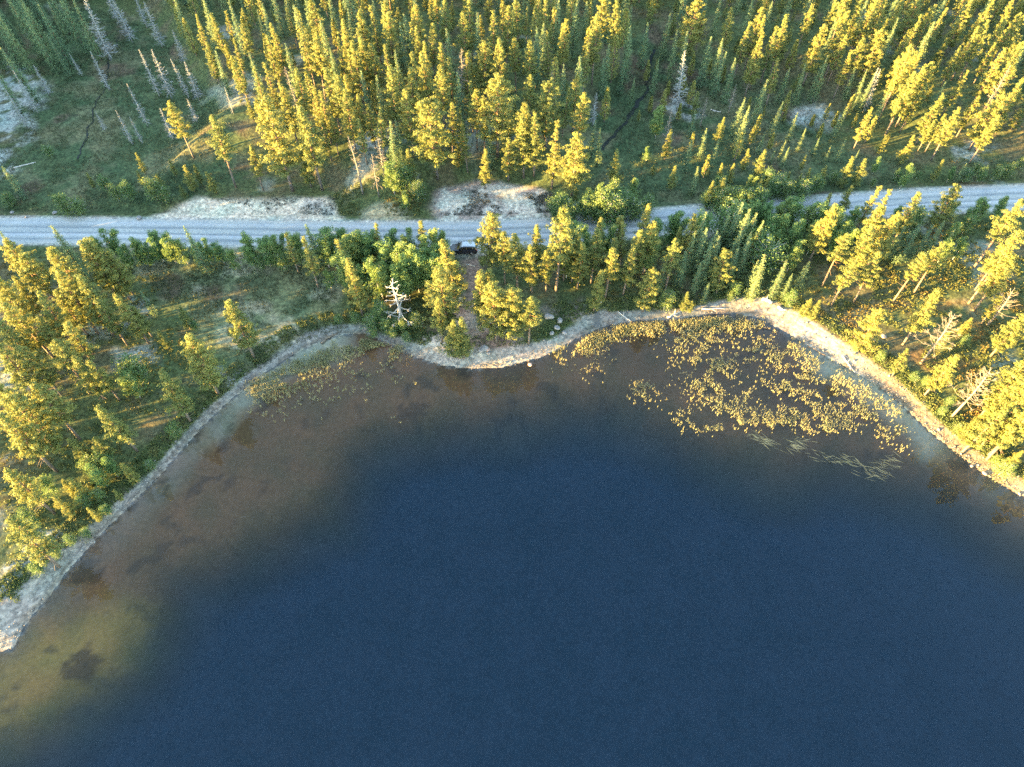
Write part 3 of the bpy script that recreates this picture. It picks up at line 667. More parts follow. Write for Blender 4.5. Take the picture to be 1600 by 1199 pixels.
# picture lists: kind, top x, top y, then either the height in metres or the foot x, y; read from enlarged cut-outs (offset, magnification)
LISTS = [
 ((0, 0, 2.9975), [
  ('d',425,-25,520,285),('d',520,-10,622,200),('d',660,5,762,225),('d',455,240,512,425),('d',660,232,748,452),('d',725,232,806,462),('d',795,132,866,300),
  ('d',815,272,886,462),('d',880,295,934,472),('d',610,395,694,592),('d',555,518,622,680),('d',615,545,668,675),('d',435,522,494,615),('d',880,458,924,578),
  ('d',1045,408,1094,532),('d',786,505,814,660),('d',600,-60,690,130),('d',470,-90,560,110),
  ('p',795,475,908,740),('t',1035,540,1106,880),('y',635,720,4.5),('y',640,800,3.6),('y',725,818,4.0),('y',790,745,3.8),('y',868,776,912,900),('y',968,805,1012,905),
  ('y',402,808,3.6),('y',840,870,2.8),('y',905,770,4.2),
  ('u',270,915,4.2),('u',330,925,3.8),('u',690,840,4.5),('u',580,860,3.8),('u',520,870,3.4),('u',745,870,3.4),('u',210,680,2.6),('u',470,830,3.2),
  ('n',900,75,995,305),('p',985,62,1070,290),('n',1042,50,1110,240),('t',1120,112,1195,345),('p',1095,292,1182,520),('p',962,228,1036,410),('n',1080,178,1150,380),
  ('s',835,0,905,230),('s',940,-10,11),('s',1072,8,12),('n',1182,318,11),
  ('s',-5,60,13),('s',90,-20,14),('s',180,20,13),('s',335,-5,13),('s',20,215,12),('s',250,-60,14),('s',130,80,12),('s',40,-40,14),('s',225,160,9),('s',-40,300,11),('d',60,330,9),('d',150,300,7),('d',20,420,8),
  ('d',330,250,5),('s',10,780,7),('u',15,900,3),
 ]),
 ((400, 0, 2.9975), [
  ('p',80,115,12),('n',45,165,11),('p',255,162,13),('n',215,140,12),('s',190,20,12),('p',262,-15,13),('n',385,172,12),('p',398,92,13),('p',425,138,12),('p',455,203,13),('n',420,230,11),
  ('p',480,58,13),('n',475,138,12),('p',540,193,12),('p',502,162,13),('p',605,0,13),('p',602,58,14),('n',545,22,12),('n',610,203,12),('s',655,238,11),('p',615,298,14),('p',750,18,13),('p',755,118,12),
  ('p',810,108,12),('n',745,243,12),('n',790,195,13),('p',790,243,14),('p',870,192,12),('n',905,268,12),('D',945,216,12),('n',980,240,11),('w',1065,196,12),('p',1145,186,13),('p',1110,55,13),('p',1170,32,13),
  ('n',1000,-15,13),('p',970,58,12),('p',870,-10,13),('s',900,128,12),('n',45,288,11),('p',185,318,13),('p',118,392,12),('D',145,306,11),('p',330,316,13),('p',370,348,13),('n',265,408,11),('n',292,412,11),
  ('p',410,428,12),('p',460,438,500,675),('p',145,456,172,895),('p',50,595,118,792),('t',90,560,150,830),('p',215,496,312,892),('y',240,690,260,880),('p',325,552,386,725),('n',350,560,352,750),
  ('p',545,486,562,700),('n',592,500,602,760),('p',705,308,13),('p',700,423,13),('n',760,440,10),('p',860,316,13),('w',820,452,852,838),('p',1022,408,12),('n',1060,428,12),('w',1120,366,1132,725),('n',1005,388,10),
  ('n',985,570,992,805),('y',1062,698,1072,885),('y',710,703,732,865),('D',560,722,576,918),('D',590,636,602,835),('p',1178,640,1182,850),('p',2,688,34,892),('n',28,490,10),('p',0,440,11),
  ('b',640,770,648,900),('b',700,900,706,980),('u',660,790,4.5),('u',690,770,5),('u',750,850,4),('y',940,660,5),('s',620,560,10),('s',660,560,9),('n',480,560,9),('p',900,470,11),('n',950,500,9),('s',1090,560,10),
  ('s',130,200,11),('s',310,100,12),('s',350,220,11),('s',700,60,12),('s',660,100,12),('s',1030,60,12),('s',720,380,10),('s',500,330,11),('s',560,350,11),('s',950,330,12),
 ]),
 ((800, 0, 2.9975), [
  ('p',35,-5,13),('n',160,-10,13),('s',215,0,12),('p',255,88,12),('p',405,72,14),('n',370,138,11),('p',515,-10,14),('p',430,-20,13),('s',300,0,12),
  ('s',645,98,605,325),('s',725,52,702,275),('w',885,-15,800,300),('t',870,60,850,290),('n',1110,102,12),('p',1180,-8,13),('p',1050,-10,12),('t',1130,212,1086,405),('p',1165,188,12),
  ('n',185,152,11),('p',20,178,11),('p',90,188,12),('p',90,358,11),('w',170,388,13),('p',30,443,13),('p',60,528,13),('p',112,518,13),('n',200,573,186,885),('n',250,408,10),('p',305,338,12),('p',318,428,13),
  ('D',190,332,9),('d',392,435,7),('s',525,280,502,445),('w',340,642,278,922),('y',490,706,476,885),('y',302,883,3.5),
  ('d',852,240,770,522),('D',908,458,880,600),('D',1062,392,1012,535),('s',845,508,832,645),('s',1062,458,1032,640),('s',1112,498,1052,705),('s',882,598,880,745),('s',820,648,808,805),('s',962,652,936,785),
  ('s',1176,618,1150,725),('s',1192,368,10),('y',760,783,742,893),('s',880,773,842,912),('y',980,768,962,865),('y',1030,768,1012,865),('y',1166,706,1132,855),('y',1112,698,1080,800),('y',930,852,906,978),('y',985,838,958,972),
  ('y',1105,855,4),('y',1170,840,5),('b',690,503,672,650),('D',738,508,716,695),('b',640,690,3.2),('y',600,515,2.6),
  ('u',215,925,5),('u',280,935,5),('u',350,930,5),('u',420,900,6),('u',470,915,6),('u',530,905,5),('u',590,930,4.5),('u',640,915,4),('b',430,880,6),('u',390,925,5),('u',500,930,5),('u',250,960,4),
  ('u',930,890,4),('u',980,890,4.5),('u',1030,880,4.5),('u',1080,885,4.5),('u',1130,880,4.5),('u',1180,875,4.5),('u',1000,920,4),('u',1060,915,4),('u',1120,910,4),('u',1170,910,4),
  ('s',330,260,12),('s',450,200,11),('s',560,120,12),('s',120,130,12),('s',250,300,10),('s',570,360,6),('s',440,270,9),('s',390,560,8),('s',420,600,8),('s',780,140,11),('s',830,150,12),('s',930,170,11),('s',1000,180,11),('s',990,240,10),('s',1050,270,10),('s',680,280,8),('n',1190,150,12),
 ]),
 ((1200, 0, 2.9975), [
  ('p',122,-5,13),('t',198,22,130,250),('p',266,108,162,402),('p',362,163,290,360),('p',392,28,13),('t',380,-20,13),('n',402,218,10),('s',424,313,362,462),('n',60,276,10),('n',45,122,12),('n',15,-5,12),
  ('s',112,313,42,485),('s',252,308,185,475),('s',52,478,12,642),('s',347,493,302,642),('p',467,497,402,695),('s',232,643,210,725),('s',362,650,5),('s',77,658,50,755),('s',107,686,60,792),('s',37,698,10,770),
  ('w',540,122,11),('p',480,130,11),('p',492,-8,12),('p',440,-12,12),('p',552,5,12),('w',692,0,610,222),('p',700,168,12),('n',736,208,11),('t',640,218,512,572),('p',602,328,542,485),('p',802,262,13),('p',742,298,13),
  ('p',692,338,13),('p',738,423,616,622),('p',802,438,692,675),('p',862,538,735,712),('p',800,560,700,710),('p',907,128,836,262),('p',932,213,812,402),('p',927,327,822,522),('p',1037,198,962,392),('p',1112,213,12),('D',1152,308,1002,552),
  ('w',1122,438,942,702),('p',1002,448,882,642),('p',902,500,11),('p',1182,58,12),('p',1122,78,12),('p',1042,98,12),('n',992,123,11),('p',962,-8,12),('n',822,28,11),('p',1062,-10,12),('p',1192,368,13),('p',1199,195,13),('p',1080,540,10),
  ('y',272,778,4.5),('y',207,788,4.8),('y',100,808,3.8),('y',402,738,6.5),('y',460,748,6),('b',672,778,5),('y',816,748,766,855),('b',524,742,3.5),('s',926,758,872,855),('b',880,780,3.5),('y',0,835,4),('y',160,815,3.8),
  ('u',240,830,3.5),('u',40,850,4),('u',110,845,4),('u',180,850,4),('u',320,800,2.5),('u',950,790,3),('u',1020,790,3),('u',1090,780,3),('u',1150,770,3),('u',620,800,2.6),
  ('s',190,300,9),('s',290,260,10),('s',480,320,9),('s',330,60,11),('s',620,80,11),('s',780,100,11),('s',860,340,9),('s',140,530,6),('s',570,420,8),('s',180,600,5),('s',300,680,4),('s',430,700,3.5),('s',500,350,8),('d',560,260,9),('d',530,300,9),
 ]),
 ((0, 350, 2.9975), [
  ('s',235,5,11),('s',0,35,10),('p',35,82,13),('p',100,138,12),('p',232,97,14),('p',375,75,13),('w',440,80,12),('p',70,233,206,445),('p',252,222,13),('p',282,318,412,522),('p',410,232,512,485),('p',350,258,12),('p',545,318,11),
  ('p',30,358,12),('p',205,448,332,650),('p',110,578,292,805),('p',330,618,492,825),('p',150,763,12),('w',80,812,282,1075),('s',645,312,730,430),('u',590,640,5.5),('b',580,705,5.5),('p',718,688,892,925),('p',565,838,645,1065),
  ('p',893,508,1022,795),('y',825,388,892,492),('p',1108,367,1190,625),('y',740,500,4),('p',0,740,13),('p',-30,560,13),('p',-20,430,12),('p',500,130,9),('p',0,900,13),('p',-40,250,12),('p',160,330,12),('p',450,350,10),('p',620,380,7),('D',0,610,9),
  ('t',300,480,11),('t',230,560,11),('p',420,640,9),('p',430,1000,6),('y',330,1000,6),('u',800,940,2.8),('u',460,1080,3.5),('u',400,1110,3.5),('y',570,1120,3.5),
  ('s',868,5,10),('b',760,55,6),('b',700,50,6),('b',615,65,6),('b',490,25,6.5),('b',1130,45,7),('b',820,60,6),('b',940,80,5),('b',1010,90,4.5),('b',560,100,5),('b',1070,120,4.5),('b',430,60,6),('b',660,90,5),('b',900,90,5),('u',1180,120,3.5),
  ('y',850,560,3.6),('u',960,700,3),('u',900,460,2),
 ]),
 ((0, 680, 4.9958), [
  ('y',540,340,5.5),('y',420,490,5),('y',690,570,3.6),('y',950,225,5),('y',890,435,2.6),('p',20,690,12),('b',690,250,5),('b',800,190,4.5),('y',480,350,4.5),('p',40,270,11),('u',640,735,1.8),('u',520,790,2),('u',400,900,2),('u',250,1010,2.2),
  ('u',800,560,2),('u',160,600,2.6),('u',230,650,2.2),('b',300,320,4.5),('u',1150,200,2),('u',730,430,2.4),('u',620,480,2.6),
 ]),
 ((400, 300, 2.9975), [
  ('n',125,190,200,380),('b',185,180,7),('s',242,152,9),('n',242,222,292,450),('n',390,218,9),('b',430,180,8),('p',470,332,502,585),('n',540,155,9),('b',510,190,8),('b',600,240,8),('b',645,250,9),('b',690,290,9),('b',735,270,9),('b',560,325,8),
  ('b',800,195,8),('b',760,250,8),('b',840,225,8),('b',400,290,8),('b',330,180,7),('b',300,200,7),('b',700,180,7),('b',620,180,7),('b',560,180,7),('b',480,180,7),('b',400,160,6),('b',870,190,6),('b',780,310,8),('b',660,330,8),('b',830,300,8),('b',700,360,7),
  ('n',765,128,9),('n',835,165,7.5),('p',912,212,952,535),('w',870,368,900,650),('p',830,488,872,705),('y',900,596,932,775),('y',952,594,975,780),('p',1012,382,1058,645),('p',1102,358,1105,600),('w',1160,436,1126,705),
  ('w',1112,108,1100,370),('p',1190,195,1165,430),('u',570,520,4.5),('u',530,570,3.5),('u',600,600,3),('b',330,370,4),('u',650,600,2.5),('u',460,570,2.5),('u',545,640,2),('u',700,660,2),('u',740,570,3),('u',60,270,3.5),('u',110,290,3.5),('b',60,210,6),('b',20,220,6),('b',90,200,5.5),('u',0,290,3),
  ('b',460,200,7),('b',590,340,7),('u',680,600,2.6),('u',640,640,2.2),('u',380,580,1.8),('s',1040,540,4),('u',1060,310,2),('b',850,370,6),('b',820,420,5.5),('p',925,640,950,780),
 ]),
 ((800, 300, 2.9975), [
  ('p',15,195,25,455),('p',122,152,11),('p',200,87,206,465),('n',258,195,10),('p',300,200,10),('p',400,180,11),('y',375,366,382,560),('t',465,266,436,498),('n',435,126,10),('n',405,140,9),('p',512,116,8),('p',640,56,10),
  ('p',600,175,11),('p',640,130,612,385),('t',745,211,716,470),('w',630,362,612,560),('y',785,168,7),('s',880,328,846,480),('s',905,418,892,518),('w',970,288,956,475),('s',910,88,11),('s',915,160,10),('s',1070,46,11),('s',1110,76,11),
  ('s',1082,232,1052,405),('s',1112,308,1100,445),('s',1177,291,1117,505),('y',800,468,796,560),('y',830,508,832,565),('u',730,470,4),('p',105,486,78,715),('p',8,476,12,690),('w',-20,440,0,690),
  ('p',860,110,10),('b',700,110,7),('b',765,95,7.5),('b',800,110,7),('b',300,150,7),('b',340,170,7),('s',985,210,9),('s',955,180,9),('s',860,190,9),('s',1020,90,9),('s',1150,100,9),('s',1000,310,7),('s',825,270,8),('s',930,250,9),
  ('b',660,200,8),('b',460,150,7),('b',270,230,8),('p',330,230,10),('p',560,260,10),('p',170,270,9),('p',100,250,10),('s',1130,180,9),('s',1170,130,9),('b',1180,60,6),('b',1140,40,6),('b',1199,90,6),('b',1090,130,7),('b',1150,160,7),
  ('u',1050,430,3),('u',1030,470,2),('s',720,330,6),('p',480,220,9),('n',540,150,9),('s',1080,180,9),('s',1060,260,8),
 ]),
 ((1200, 250, 2.9975), [
  ('p',232,197,192,475),('y',302,160,6),('y',392,125,6),('n',522,112,10),('n',577,147,10),('p',545,225,12),('p',605,240,12),('p',692,157,572,412),('w',872,125,760,330),('t',432,357,252,592),('t',382,470,295,685),('t',512,442,400,668),
  ('t',642,432,586,662),('t',822,396,684,622),('t',1195,180,966,502),('t',1240,340,940,672),('t',1190,380,970,610),('w',440,706,402,910),('p',792,614,630,866),('p',690,892,580,1015),('p',882,912,730,1105),
  ('p',1186,712,1040,922),('y',180,646,160,735),('y',232,661,196,756),('s',62,481,12,645),('s',112,536,66,645),('s',172,476,132,605),('s',42,376,6,465),('u',120,620,3),('s',675,340,6),
  ('b',20,200,6),('b',70,200,6),('b',120,190,6.5),('b',150,180,7),('b',200,220,6),('b',270,200,7),('b',330,210,7),('b',360,240,7),('b',310,280,7),('b',420,220,6),('b',30,270,7),('b',90,260,7),('b',150,290,7),('b',250,290,7),('b',400,300,7),
  ('b',340,330,6.5),('b',60,330,6),('b',1000,180,5.5),('b',1030,190,5),('b',1120,170,5),('s',880,320,6),('b',930,370,4.5),('b',860,380,5),('s',780,300,7),('s',830,290,7),('b',900,300,5),('s',700,300,8),('s',640,310,7),('p',500,320,12),('s',100,470,5),
  ('p',1150,460,11),('p',1100,640,6),('y',960,740,4),('y',850,800,4),('u',940,830,2.2),('u',700,1000,1.8),
 ]),
 ((1150, 450, 2.9978), [
  ('p',1345,515,1142,745),('p',1252,572,10),('p',1312,596,1180,785),('p',1400,660,12),('p',1450,540,13),('p',1420,420,12),('y',1210,560,5),('p',1460,760,13),('y',1340,760,5),('u',1290,820,3),('p',1400,330,13),('u',1230,790,1.8),('u',1060,640,1.8),('u',980,560,1.8),
  ('p',1480,260,13),('u',900,420,1.8),('u',1020,520,2.2),('y',1120,620,4.5),('u',690,300,2),
 ]),
]
TREES = []            # kind, x, y, z, height, top px, top py
for (ox, oy, mg), rows in LISTS:
    for row in rows:
        k = row[0]; tx, ty = ox + row[1] / mg, oy + row[2] / mg
        if len(row) == 4:
            hgt = row[3]; x, y, z = at(tx, ty, hgt)
        else:
            bx, by = ox + row[3] / mg, oy + row[4] / mg
            x, y, z = at(bx, by)
            lo, hi = 0.5, 30.0
            for _ in range(30):
                mid_ = (lo + hi) / 2
                if proj(x, y, z + mid_)[1] > ty: lo = mid_
                else: hi = mid_
            hgt = min(lo, 21.0)
        if z < 0.0: continue
        TREES.append([k, x, y, z, hgt])

# gaps in the dense woods fill with lower trees
def scatter(poly, n, mind, avoid, z=2.0):
    """random ground points inside a picture outline, kept apart"""
    P = np.array(wpoly(poly, z)); lo, hi = P.min(0), P.max(0)
    out = []
    for x, y in rng.uniform(lo, hi, (n, 2)):
        if not inside(np.array([x]), np.array([y]), [tuple(q) for q in P])[0]: continue
        if any((x - a) ** 2 + (y - b_) ** 2 < mind ** 2 for a, b_ in avoid): continue
        avoid.append((x, y)); out.append((x, y))
    return out
occ = [(t[1], t[2]) for t in TREES]
UPPER = [(255,-10),(1615,-10),(1615,205),(1430,205),(1330,130),(1210,140),(1090,70),(1000,50),(945,190),(870,255),(700,245),(545,255),(420,235),(345,150),(285,60)]
for x, y in scatter(UPPER, 1500, 4.1, occ):
    kk = ('n', 's', 'p', 's')[rng.integers(4)]
    if kk in 'np' and sum(1 for q in TREES if q[0] in 'pnwt') >= 300: kk = 's'
    if kk == 's' and sum(1 for q in TREES if q[0] == 's') >= 265: kk = 'y'
    TREES.append([kk, x, y, gz(x, y), rng.uniform(7, 11)])
for x, y in scatter([(-10,-10),(135,-10),(110,70),(60,110),(-10,130)], 250, 3.6, occ):
    TREES.append(['s', x, y, gz(x, y), rng.uniform(9, 13)])

for poly, n_, md in (([(1000,60),(1615,-10),(1615,215),(1430,215),(1330,150),(1210,160),(1090,100)], 500, 2.7), ([(1050,120),(1230,160),(1420,225),(1420,285),(1200,280),(1010,290),(1000,200)], 160, 3.4), (UPPER, 700, 3.0)):
    for x, y in scatter(poly, n_, md, occ):
        if sum(1 for q in TREES if q[0] == 'y') < 290: TREES.append(['y', x, y, gz(x, y), rng.uniform(2.5, 6.5)])
# the green wall along the road
for poly, n_, md, kinds, hh in (([(880,372),(1000,366),(1230,340),(1310,335),(1310,400),(1230,432),(1000,412),(880,402)], 420, 2.5, 'bbsbu', (6, 9.5)), ([(870,322),(1000,312),(1000,338),(870,346)], 160, 2.0, 'uub', (3.5, 5.5)),
                                ([(1100,302),(1290,288),(1290,308),(1100,326)], 200, 2.0, 'uub', (3, 5)), ([(1330,345),(1500,335),(1500,380),(1420,420),(1330,420)], 160, 2.8, 'bsbu', (3, 6)), ([(1300,290),(1600,262),(1600,285),(1300,308)], 220, 2.4, 'uu', (1.5, 2.8)),
                                ([(520,384),(700,386),(700,440),(640,470),(560,460),(530,430)], 200, 2.6, 'bbu', (5, 8)), ([(180,378),(520,382),(520,396),(180,394)], 140, 2.2, 'bub', (3, 5.5))):
    for x, y in scatter(poly, n_, md, occ, 1.2):
        if seg_dist(np.array([x]), np.array([y]), ROAD, False)[0] < 4.7: continue
        TREES.append([kinds[rng.integers(len(kinds))], x, y, gz(x, y), rng.uniform(*hh)])

# the individuals
rnd = random.Random(5)
placed = []
def plant(k, x, y, z, h):
    variants = KIND[k]; tm, cm = variants[rnd.randrange(len(variants))]
    root = bpy.data.objects.new(NAMES[k], None); COL.objects.link(root)
    s = h / BASE_H.get(k, 12.0)
    wide = rnd.uniform(0.92, 1.12)
    if k in 'pnts' and y > 108: wide *= 0.86
    root.location = (x, y, z); root.rotation_euler = (rnd.gauss(0, 0.03), rnd.gauss(0, 0.03), rnd.uniform(0, 6.28)); root.scale = (s * wide, s * wide, s)
    root.empty_display_size = 0.5
    put('trunk' if k != 'u' else 'stem', tm, root)
    put('crown' if k not in 'dD' else 'branches', cm, root, kind='stuff' if k in 'dD' else None)
    u, v = proj(x, y, z + h * 0.6)
    placed.append(dict(o=root, k=k, name=NAMES[k], x=x, y=y, z=z, h=h, u=float(u), v=float(v)))
    return root
for t in TREES: plant(*t)
print('trees', len(TREES), {n: sum(1 for p in placed if p['name'] == n) for n in CATS})

# the woods beyond the picture's edges: one mass
def low_tree(b_t, b_c, r, x, y, z, h, n=130, size=1.0):
    b_t.tube([(x, y, z - .2), (x, y, z + h * .9)], [0.16, 0.03], 4, False)
    u = r.uniform(0.10, 1.0, n); a = r.uniform(0, 6.28, n); R = h * (0.19 if size == 1 else 0.14) * np.minimum(1, (u - .02) / .2) * (1.05 - u) ** 0.6 * r.uniform(0.5, 1.3, n)
    C = np.stack([x + R * np.cos(a), y + R * np.sin(a), z + u * h], 1)
    ax = unit(rand_dirs(r, n) + np.array([0, 0, .3]))
    b_c.cards(C, ax, side_of(ax, r), r.uniform(0.9, 1.7, n) * size, r.uniform(0.6, 1.0, n) * size)
bt, bc = MB(), MB()
cand = np.concatenate([rng.uniform((-260, 20), (-70, 270), (4000, 2)), rng.uniform((-135, 170), (200, 265), (1500, 2)), rng.uniform((60, 10), (190, 200), (900, 2))])
u_, v_ = proj(cand[:, 0], cand[:, 1], ground(cand[:, 0], cand[:, 1]) + 6)
off = (u_ < -70) | (u_ > 1670) | (v_ < -45)
dl = sdf(cand[:, 0], cand[:, 1], LAKE); drd = seg_dist(cand[:, 0], cand[:, 1], ROAD, False)
kept = {}
for (x, y), o_, d_, r_ in zip(cand, off, dl, drd):
    if not o_ or d_ < 5 or r_ < 8: continue
    if x < 0 and -0.342 * x + 0.94 * y < 100 and rng.random() < 0.88: continue          # unseen woods thinned along the sun's path to let low light through
    c = (int(x // 5), int(y // 5))
    if any((x - a) ** 2 + (y - b_) ** 2 < (13 if x < -85 else 20) for i in (-1, 0, 1) for j in (-1, 0, 1) for a, b_ in kept.get((c[0] + i, c[1] + j), [])): continue
    kept.setdefault(c, []).append((x, y))
    low_tree(bt, bc, rng, x, y, gz(x, y), rng.uniform(9, 14))
for x, y in scatter(UPPER, 1600, 2.9, occ)[:190]:
    low_tree(bt, bc, rng, x, y, gz(x, y), rng.uniform(6, 10), 520, 0.32)
for x, y in scatter([(1010,110),(1090,95),(1230,150),(1330,160),(1420,225),(1420,275),(1200,270),(1030,280),(1000,200)], 260, 3.0, occ)[:90]:
    low_tree(bt, bc, rng, x, y, gz(x, y), rng.uniform(2.5, 6), 420, 0.26)
fo = put('forest', bc.mesh('forest_crowns', M['pine']), label='dense pine woods filling in between the single trees and beyond them', cat='forest', kind='stuff')
tr = put('trunks', bt.mesh('forest_trunks', M['bark']), fo, kind='stuff')

# ------------------------------------------------------------------ low growth
def tufts(b, x, y, z, r, blades, h, w, lean=0.5, spread_=0.15):
    n = len(x) * blades
    X, Y, Z = (np.repeat(q, blades) for q in (x, y, z))
    a = r.uniform(0, 6.28, n); d = np.stack([np.cos(a) * lean * r.uniform(0, 1, n), np.sin(a) * lean * r.uniform(0, 1, n), np.ones(n)], 1); d = unit(d)
    L = r.uniform(h[0], h[1], n)
    C = np.stack([X + r.normal(0, spread_, n), Y + r.normal(0, spread_, n), Z], 1) + d * (L / 2 - 0.03)[:, None]
    b.cards(C, d, side_of(d, r), L, r.uniform(w[0], w[1], n))
def mounds(b, x, y, z, r, per, R, flat=0.6, size=(0.14, 0.28)):
    n = len(x) * per
    X, Y, Z = (np.repeat(q, per) for q in (x, y, z)); RR = np.repeat(r.uniform(R[0], R[1], len(x)), per)
    D = rand_dirs(r, n); D[:, 2] = np.abs(D[:, 2])
    C = np.stack([X, Y, Z], 1) + D * (RR * r.uniform(.5, 1, n))[:, None] * np.array([1, 1, flat])
    ax = unit(D + rand_dirs(r, n))
    b.cards(C, ax, side_of(ax, r), r.uniform(*size, n), r.uniform(size[0] * .5, size[1] * .6, n))
def pts_in(polys, n, z=1.4):
    out = []
    for q, m in polys:
        P = np.array(wpoly(q, z)); s = rng.uniform(P.min(0), P.max(0), (m, 2))
        out.append(s[inside(s[:, 0], s[:, 1], [tuple(p) for p in P])])
    return np.concatenate(out)
BOGS = [([(60,20),(150,20),(260,60),(330,160),(400,215),(380,270),(240,330),(0,335),(0,240),(40,200),(60,120)], 26000),
        ([(900,200),(1010,60),(1080,100),(1250,150),(1320,230),(1400,250),(1600,250),(1600,285),(1420,300),(1000,330),(930,310)], 26000),
        ([(200,395),(500,385),(540,505),(470,525),(400,570),(340,540),(240,450)], 12000)]
g = pts_in(BOGS, 0); g = g[seg_dist(g[:, 0], g[:, 1], ROAD, False) > 5.5]
g = g[vnoise(g[:, 0], g[:, 1], 3.0, 101, 3) > 0.42]
b = MB(); tufts(b, g[:, 0], g[:, 1], ground(g[:, 0], g[:, 1]), rng, 3, (0.2, 0.55), (0.05, 0.12), 0.8, 0.2)
put('grass', b.mesh('grass', M['grass']), label='olive bog grass in the clearings', cat='grass', kind='stuff')
WOODS = [(UPPER, 9000), ([(0,375),(180,390),(260,470),(300,560),(330,590),(250,700),(130,830),(0,900)], 5200), ([(1300,470),(1420,360),(1600,330),(1600,760),(1480,670),(1380,590)], 9500),
         ([(1000,450),(1250,380),(1500,330),(1420,420),(1300,500),(1180,470)], 3000), ([(540,420),(700,400),(720,430),(660,540),(600,520),(550,500)], 2600), ([(820,400),(1000,410),(1180,440),(1180,470),(930,480),(870,500)], 2600),
         ([(0,380),(700,385),(700,400),(200,398),(0,390)], 1600), ([(800,372),(1100,365),(1500,325),(1450,360),(1100,420),(800,400)], 3000), ([(520,300),(660,290),(660,345),(535,345)], 900)]
s = pts_in(WOODS, 0)
ds_ = sdf(s[:, 0], s[:, 1], LAKE)
s = s[(ds_ > 4.2) & (seg_dist(s[:, 0], s[:, 1], ROAD, False) > 5.2)]
s = s[vnoise(s[:, 0], s[:, 1], 5.0, 103, 3) > 0.40]
b = MB(); mounds(b, s[:, 0], s[:, 1], ground(s[:, 0], s[:, 1]), rng, 9, (0.25, 0.6), 0.7, (0.16, 0.36))
put('undergrowth', b.mesh('undergrowth', M['under']), label='low green and rusty dwarf shrubs on the forest floor', cat='undergrowth', kind='stuff')
# fringe of grass and shrubs behind the gravel
n = 9000
fr_px = rng.uniform(0, 1600, n); SX = np.array(SHORE_PX)
idx = rng.integers(0, len(SHORE) - 1, n); f = rng.uniform(0, 1, n)
S_ = np.array(SHORE); base = S_[idx] * (1 - f[:, None]) + S_[idx + 1] * f[:, None]
tn = S_[idx + 1] - S_[idx]; seglen = np.hypot(*tn.T); tn = tn / seglen[:, None]; nrm = np.stack([-tn[:, 1], tn[:, 0]], 1)
bwp = np.interp(proj(base[:, 0], base[:, 1], 0)[0], [0, 60, 130, 220, 330, 420, 480, 540, 600, 650, 740, 820, 880, 920, 980, 1100, 1185, 1240, 1310, 1400, 1500, 1600], [6.0, 3.8, 2.1, 1.4, 1.3, 1.5, 2.6, 2.0, 1.2, 2.2, 3.5, 3.0, 1.9, 3.0, 2.0, 1.8, 4.0, 4.6, 3.8, 2.4, 2.0, 2.0])
keep = (rng.uniform(0, 1, n) < seglen / 5.0) & ~((proj(base[:, 0], base[:, 1], 0)[0] > 660) & (proj(base[:, 0], base[:, 1], 0)[0] < 850) & (rng.uniform(0, 1, n) < 0.85))
fp = (base + nrm * (bwp + rng.uniform(0.1, 2.8, n))[:, None])[keep]
b = MB(); mounds(b, fp[:, 0], fp[:, 1], ground(fp[:, 0], fp[:, 1]), rng, 10, (0.2, 0.5), 0.8, (0.12, 0.3))
put('shore_plants', b.mesh('shore_plants', leaf_mat('shore_plants', [(0.065, 0.10, 0.040), (0.105, 0.135, 0.045), (0.17, 0.155, 0.055)], 0.3, 0.3, 0.0)), label='green low plants fringing the gravel shore', cat='plants', kind='stuff')
hp = pts_in([([(245,335),(330,325),(420,318),(520,305),(525,345),(250,344)], 700), ([(330,300),(440,296),(520,298),(520,325),(430,325)], 420), ([(690,320),(760,300),(865,290),(870,348),(690,348)], 2600), ([(720,285),(860,290),(860,310),(720,305)], 500)], 0, 3.0)
hp = hp[(seg_dist(hp[:, 0], hp[:, 1], ROAD, False) > 5.0) & (vnoise(hp[:, 0], hp[:, 1], 3.0, 105, 3) > 0.44)]
b = MB(); mounds(b, hp[:, 0], hp[:, 1], ground(hp[:, 0], hp[:, 1]), rng, 12, (0.18, 0.55), 0.6, (0.1, 0.24))
put('heather', b.mesh('heather', M['heather']), label='dark heather clumps dotting the sandy banks', cat='heather', kind='stuff')

# plants standing in the lake
REEDS = [(915,560,34,30,150),(905,535,25,12,130),(945,522,35,10,170),(1010,508,50,10,320),(1010,612,26,14,120),(1000,600,14,6,40),(1060,520,40,22,320),(1110,530,40,24,360),(1075,555,30,18,230),(1125,572,28,16,300),(1100,600,36,18,270),
         (1130,625,40,20,340),(1075,655,30,14,160),(1110,665,36,12,210),(1160,655,30,16,330),(1210,655,30,14,320),(1250,650,30,16,320),(1290,665,28,12,240),(1180,545,36,20,300),(1220,560,30,18,260),(1260,590,34,22,330),(1235,610,24,16,230),(1290,625,34,20,340),
         (1330,650,26,16,190),(1360,640,34,20,230),(1390,672,26,20,90),(1412,700,10,14,16),(1420,714,5,3,4),(1150,505,45,10,420),(1100,505,40,8,300),(1190,590,16,12,40),(1165,610,14,10,50),(1330,600,24,14,130),(1340,620,30,14,150)]
rx, ry = [], []
for cx, cy_, wx_, wy_, m in REEDS:
    a = rng.normal(0, 0.58, (int(m * 1.5), 2))
    rx.append(cx + a[:, 0] * wx_); ry.append(cy_ + a[:, 1] * wy_)
rx, ry = ray(np.concatenate(rx), np.concatenate(ry), 0.3)
dl = sdf(rx, ry, LAKE); keep = (dl < -0.3) & (vnoise(rx, ry, 1.0, 107, 3) > 0.46)
rx, ry = rx[keep], ry[keep]
b = MB(); tufts(b, rx, ry, np.full(len(rx), -0.05), rng, 3, (0.3, 0.6), (0.03, 0.062), 0.35, 0.06)
